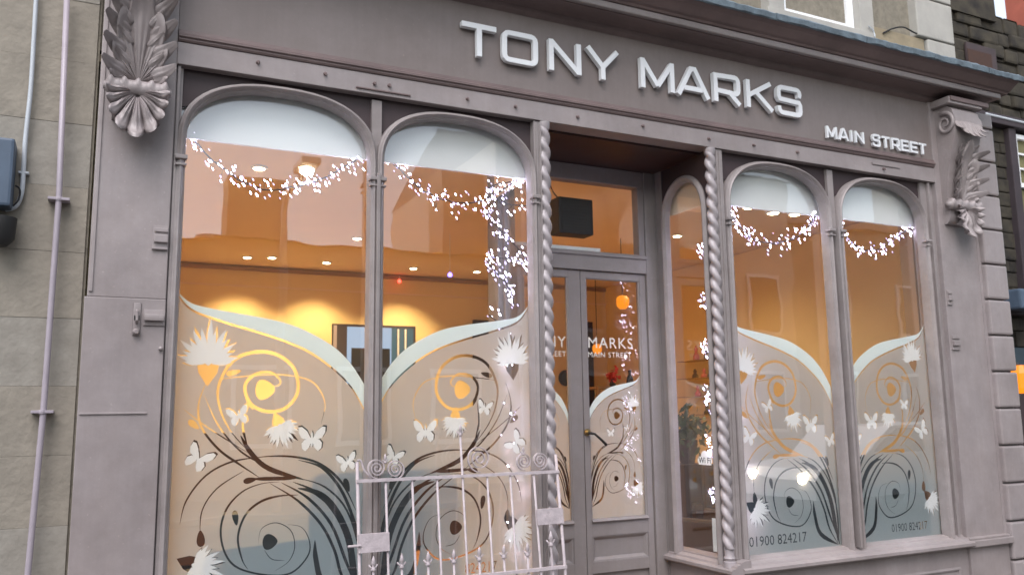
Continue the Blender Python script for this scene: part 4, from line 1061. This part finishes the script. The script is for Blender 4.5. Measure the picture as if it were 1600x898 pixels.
# salon chairs
def chair(x, y, rz, lab, m_):
    t = thing('salon_chair', lab, 'chair', (0, 0, 0), 'dark salon chairs')
    MB().box(-.27, .27, -.27, .27, .40, .52, .03).build('seat', m_, t)
    MB().box(-.27, .27, .22, .33, .50, 1.02, .03).build('backrest', m_, t)
    for s in (-1, 1): MB().box(s*.31-.035, s*.31+.035, -.24, .28, .36, .70, .02).build('armrest', m_, t)
    MB().lathe((0, 0, 0), [(.27, 0), (.26, .02), (.05, .04), (.035, .06), (.035, .4)], 20).build('pedestal', M['chrome'], t, angle=40)
    t.location = (x, y, FZ); t.rotation_euler = (0, 0, rz); return t
chair(4.15, 1.15, R(200), 'dark leather salon chair nearest the porch side window', M['leather'])
chair(4.9, 1.9, R(160), 'dark leather salon chair behind the porch side window, farther back', M['leather'])
chair(.78, .50, R(178), 'dark blue salon chair showing as a shadow behind the frosted leftmost window', M['navy'])
# bench shape added behind the first mullion to darken the frosted film
be = thing('shade_bench', 'dark bench-shaped block added close behind the first mullion to shade the frosted film', 'light blocker', (1.25, .4, FZ))
MB().box(.92, 1.54, .30, .40, FZ, 1.62, .05).build('backrest', M['navy'], be)  # upright block of the added shade bench
MB().box(.94, 1.48, .405, .80, FZ, .55, .03).build('seat', M['navy'], be)  # low block of the added shade bench
be = thing('shade_bench', 'dark bench-shaped block added behind the right-hand windows to shade the frosted film', 'light blocker', (4.4, .4, FZ))  # added blocker: keeps salon light off the lower film of the right-hand windows
MB().box(3.62, 5.30, .26, .34, FZ, 1.28, .04).build('backrest', M['navy'], be)  # upright block of the added shade bench
MB().box(3.65, 5.27, .345, .75, FZ, .55, .03).build('seat', M['navy'], be)  # low block of the added shade bench
# speaker hanging in the transom, and its wire
a, b = P(873, 306, .80), P(928, 368, .80)
sk = thing('loudspeaker', 'black square loudspeaker hanging inside the fanlight over the door', 'speaker', ((a.x+b.x)/2, .85, (a.z+b.z)/2))
MB().box(a.x, b.x, .80, .93, b.z, a.z, .012).build('cabinet', M['dark'], sk)
MB().box(a.x+.02, b.x-.02, .795, .801, b.z+.02, a.z-.02, .002).build('grille', M['blackw'], sk)
for k in range(9): MB().box(a.x+.03, b.x-.03, .792, .7945, b.z+.03+k*(a.z-b.z-.06)/9, b.z+.036+k*(a.z-b.z-.06)/9).build('grille_bar', M['blackw'], sk)
MB().tube(smooth_line([(a.x+.03, .86, a.z), (a.x-.02, .86, a.z+.06), (a.x-.05, .87, 3.224)], 5), .004, 6).build('wire', M['dark'], sk)
# ledge, wifi sticker and leaflet
a = P(830, 392, .66); MB().box(2.30, 2.95, .67, .74, 2.632, 2.668).build('transom_ledge', M['board'], DF)
stk = thing('wifi_sticker', 'white cloud-shaped wifi sticker on the porch side window', 'sticker', (3.378, .25, 1.29))
cpx = rpx(1101, 718, 3.378)
cl = [[Vector((cpx.y+dx+r*math.cos(t*math.pi/8), cpx.z+dz+r*math.sin(t*math.pi/8))) for t in range(16)] for dx, dz, r in ((0, .022, .034), (-.045, -.002, .024), (.045, -.004, .024))]+[[Vector((cpx.y+a_, cpx.z+b_)) for a_, b_ in ((-.06, -.03), (.06, -.03), (.06, .01), (-.06, .01))]]
link_mesh('cloud', cdt_mesh(cl, [], lambda y, z: (3.3795, y, z), (-1, 0, 0), .0005), M['white'], stk)
cur = bpy.data.curves.new('wifi_text', 'FONT'); cur.body = 'Wi Fi'; cur.size = .052; cur.extrude = .0004; cur.align_x = 'CENTER'
to = bpy.data.objects.new('wifi_text', cur); COL.objects.link(to); bpy.context.view_layer.update()
tm = bpy.data.meshes.new_from_object(to); bpy.data.objects.remove(to)
tm.transform(Matrix.Translation((3.3785, cpx.y, cpx.z-.02)) @ Matrix.Rotation(R(-90), 4, 'Z') @ Matrix.Rotation(R(90), 4, 'X'))
link_mesh('lettering', tm, M['dark'], stk)
q = [rpx(1113, 808, 3.40), rpx(1134, 808, 3.40)]
tag(MB().box(3.396, 3.40, q[1].y, q[0].y, .76, .955).build('leaflet', M['board']), 'pale upright card standing on the porch side window sill', 'leaflet')

# ------------------------------------------------------------------ far house to the right
FH = thing('old_house', 'old dark rubble stone house set back beyond the right corner', 'house', (11, 3, 0))
random.seed(21)
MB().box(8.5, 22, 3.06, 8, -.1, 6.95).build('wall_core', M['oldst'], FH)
z = 1.9; 
while z < 5.4:
    h = random.uniform(.14, .22); x = 9.2
    while x < 11.0:
        w = random.uniform(.18, .40)
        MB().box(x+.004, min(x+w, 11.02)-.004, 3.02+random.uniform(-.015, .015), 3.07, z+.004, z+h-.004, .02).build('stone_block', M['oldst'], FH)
        x += w
    z += h
z = 5.55
while z < 6.9:
    h = random.uniform(.16, .26); x = 9.2+random.uniform(0, .3)
    while x < 12.4:
        w = random.uniform(.25, .6); e = random.uniform(-.03, .03)
        MB().box(x+.003, x+w-.003, 3.02+random.uniform(-.035, .03), 3.07, z+.003+e, z+h-.003+e, .035).build('stone_block', M['oldst'], FH)
        x += w
    z += h
q = P(1530, 78, 3), P(1556, 112, 3)
MB().box(q[0].x-.3, q[1].x, 2.97, 3.01, q[1].z-.1, q[0].z+.05, .01).build('small_window_recess', M['groove'], FH)
MB().box(q[0].x-.3, q[1].x-.12, 2.962, 2.969, q[1].z-.05, q[0].z-.05).build('red_curtain', mat('rust_cloth', (.05, .025, .018), .9, var=.2, vscale=20), FH)
MB().box(10.98, 11.13, 2.94, 3.06, 2.9, 5.35, .01).box(8.6, 14, 2.90, 3.06, 5.36, 5.50, .01).box(8.6, 14, 2.92, 3.06, 2.78, 2.92, .01).build('window_surround', M['timber'], FH)
wd = thing('casement_window', None, None); wd.parent = FH; wd.location = -Vector(FH.location)
fr = MB().box(11.15, 11.20, 2.98, 3.04, 4.55, 5.30).box(12.3, 12.35, 2.98, 3.04, 4.55, 5.30).box(11.2, 12.3, 2.98, 3.04, 5.24, 5.30).box(11.2, 12.3, 2.98, 3.04, 4.55, 4.61)
for x in (11.48, 11.76, 12.04): fr.box(x-.012, x+.012, 2.99, 3.03, 4.61, 5.24)
for z in (4.82, 5.03): fr.box(11.2, 12.3, 2.992, 3.028, z-.012, z+.012)
fr.build('window_frame', M['upvc'], wd)
mw = mat('drawn_blind', (.16, .15, .07), .8, var=.1)
MB().box(11.2, 12.3, 3.035, 3.045, 4.55, 5.3).build('pane', mw, wd)
MB().box(11.14, 12.4, 3.03, 3.05, 2.95, 4.53).build('lower_sash_blind', mw, wd)
MB().box(11.14, 12.4, 2.95, 3.02, 2.93, 2.99).build('window_sill', M['upvc'], wd)
MB().prism_x([(2.7, 6.9), (5.5, 8.4), (8.2, 6.9)], 13.2, 22).build('roof', M['slate'], FH)
MB().prism_x([(2.98, 6.9), (3.0, 8.3), (3.9, 8.3), (3.9, 6.9)], 8.6, 11.02).build('gable', M['oldst'], FH)
ch = MB().box(11.93, 12.5, 3.08, 3.4, 6.951, 8.4).build('chimney', mat('red_brick', (.35, .10, .07), .9, var=.2), FH)
MB().box(8.6, 11.0, 2.95, 3.05, 1.95, 2.35).build('shop_window', M['navy'], FH)
MB().box(10.2, 14, 3.0, 3.05, 0, 1.9).build('dark_opening', M['groove'], FH)
tag(MB().tube(smooth_line([P(1540, 178, 2.9), P(1565, 184, 2.9), P(1600, 192, 2.9), P(1640, 200, 2.9)], 4), .018, 8).build('overhead_cable', M['conduit'], smooth=True), 'grey pipe running along the dark house beam', 'pipe')
p = P(1592, 591, 2.6); ol = thing('orange_lantern', 'glowing orange lantern at the right edge of the picture', 'lantern', tuple(p))
MB().lathe((p.x+.03, p.y, p.z-.18), [(.06, 0), (.13, .06), (.14, .24), (.08, .34)], 12).build('lantern_glass', M['orange'], ol)
MB().tube([(p.x+.03, p.y, p.z+.16), (p.x+.03, p.y+.2, p.z+.3), (p.x+.03, 2.99, p.z+.3)], .02, 6).build('bracket', M['blackw'], ol)
p = P(1597, 468, 2.7); tag(MB().box(p.x-.08, p.x+.4, 2.66, 2.9, p.z-.12, p.z+.14, .03).build('hanging_sign', M['bluebox']), 'dark blue sign box on the old house at the right edge', 'sign')

# ------------------------------------------------------------------ the other side of the street (seen reflected in the glass)
def terrace(x0, x1, h, m_, lab, chs, nwin, pitch=1.6):
    t = thing('terraced_house', lab, 'house', ((x0+x1)/2, -14, 0))
    MB().box(x0, x1, -22, -14, 0, h).build('wall', m_, t)
    rf = MB().prism_x([(-13.8, h), (-18, h+pitch), (-22.2, h)], x0, x1).build('roof', M['slate'], t)
    for cx, cw, ct in chs: MB().box(cx-cw/2, cx+cw/2, -15.6, -14.7, h, ct).build('chimney', M['opp'], t)
    for fz in [.95+2.75*k for k in range(int((h-.9)//2.6))]:
        for k in range(nwin):
            wx = x0+(k+.5)*(x1-x0)/nwin
            f = MB().box(wx-.62, wx+.62, -13.97, -13.9, fz, fz+1.7).build('window', M['upvc'], t)
            MB().box(wx-.52, wx+.52, -13.89, -13.88, fz+.1, fz+1.6).build('pane', M['navy'], t)
    return t
terrace(-30, -7, 5.6, M['opp2'], 'long pale rendered house opposite, seen only reflected', [(-12, 1, 7.4)], 7)
terrace(-7, 2.0, 5.2, M['opp'], 'low brown terraced house opposite, reflected in the leftmost window', [(-3, .9, 6.8)], 3, .8)
terrace(2.0, 8.5, 5.3, M['opp'], 'brown terraced house with tall chimneys opposite the doorway', [(3.0, 1.3, 6.9), (8.0, 1.2, 7.6)], 3, .8)
terrace(8.5, 18, 8.2, M['opp2'], 'tall pale three-storey house opposite, reflected in the right-hand windows', [(12, 1.3, 11)], 4)
terrace(18, 34, 7.0, M['opp'], 'brown end terrace farther along the opposite side', [(24, 1, 9.3)], 5)
sp_ = Vector((2.85, -7.9, 5.3))
slm = thing('street_lamp', 'lit street lamp across the road, reflected in the leftmost window', 'street lamp', (2.85, -10.8, 0))
MB().tube([(2.85, -10.8, 0), (2.85, -10.8, 5.0), (2.85, -10.4, 5.4), (2.85, -9.2, 5.55)], [.08, .055, .05, .04], 10).build('post', M['conduit'], slm, smooth=True)
MB().box(2.70, 3.0, -9.4, -8.7, 5.50, 5.62, .03).build('lamp_head', M['conduit'], slm)
MB().lathe((2.85, -9.05, 5.42), [(.05, 0), (.11, .03), (.12, .079)], 14).build('lamp_glass', M['streetl'], slm, smooth=True)
# parked car
car = thing('parked_car', 'white car with its headlights on, reflected low in the right-hand windows', 'car', (11.6, -6.2, -.1))
body = [(9.7, .35), (9.68, .62), (9.8, .80), (10.7, .95), (11.4, 1.42), (13.0, 1.45), (13.7, 1.0), (13.95, .9), (13.95, .35)]
MB().prism_y([(x, z-.1) for x, z in body], -7.0, -5.4).build('body', M['carpaint'], car)
MB().prism_y([(10.95, .92), (11.45, 1.28), (12.95, 1.30), (13.4, .92)], -5.39, -5.385).build('side_window', M['navy'], car)
for x in (10.4, 13.1):
    for y in (-5.45, -6.95): MB().lathe((x, y-.08, .22), [(.2, 0), (.32, .01), (.32, .15), (.2, .16)], 18, 'y').build('wheel', M['rubber'], car)
for y in (-5.65, -6.75): MB().lathe((9.66, y, .55), [(.09, 0), (.09, .06)], 12, 'x').build('headlight', M['headl'], car)
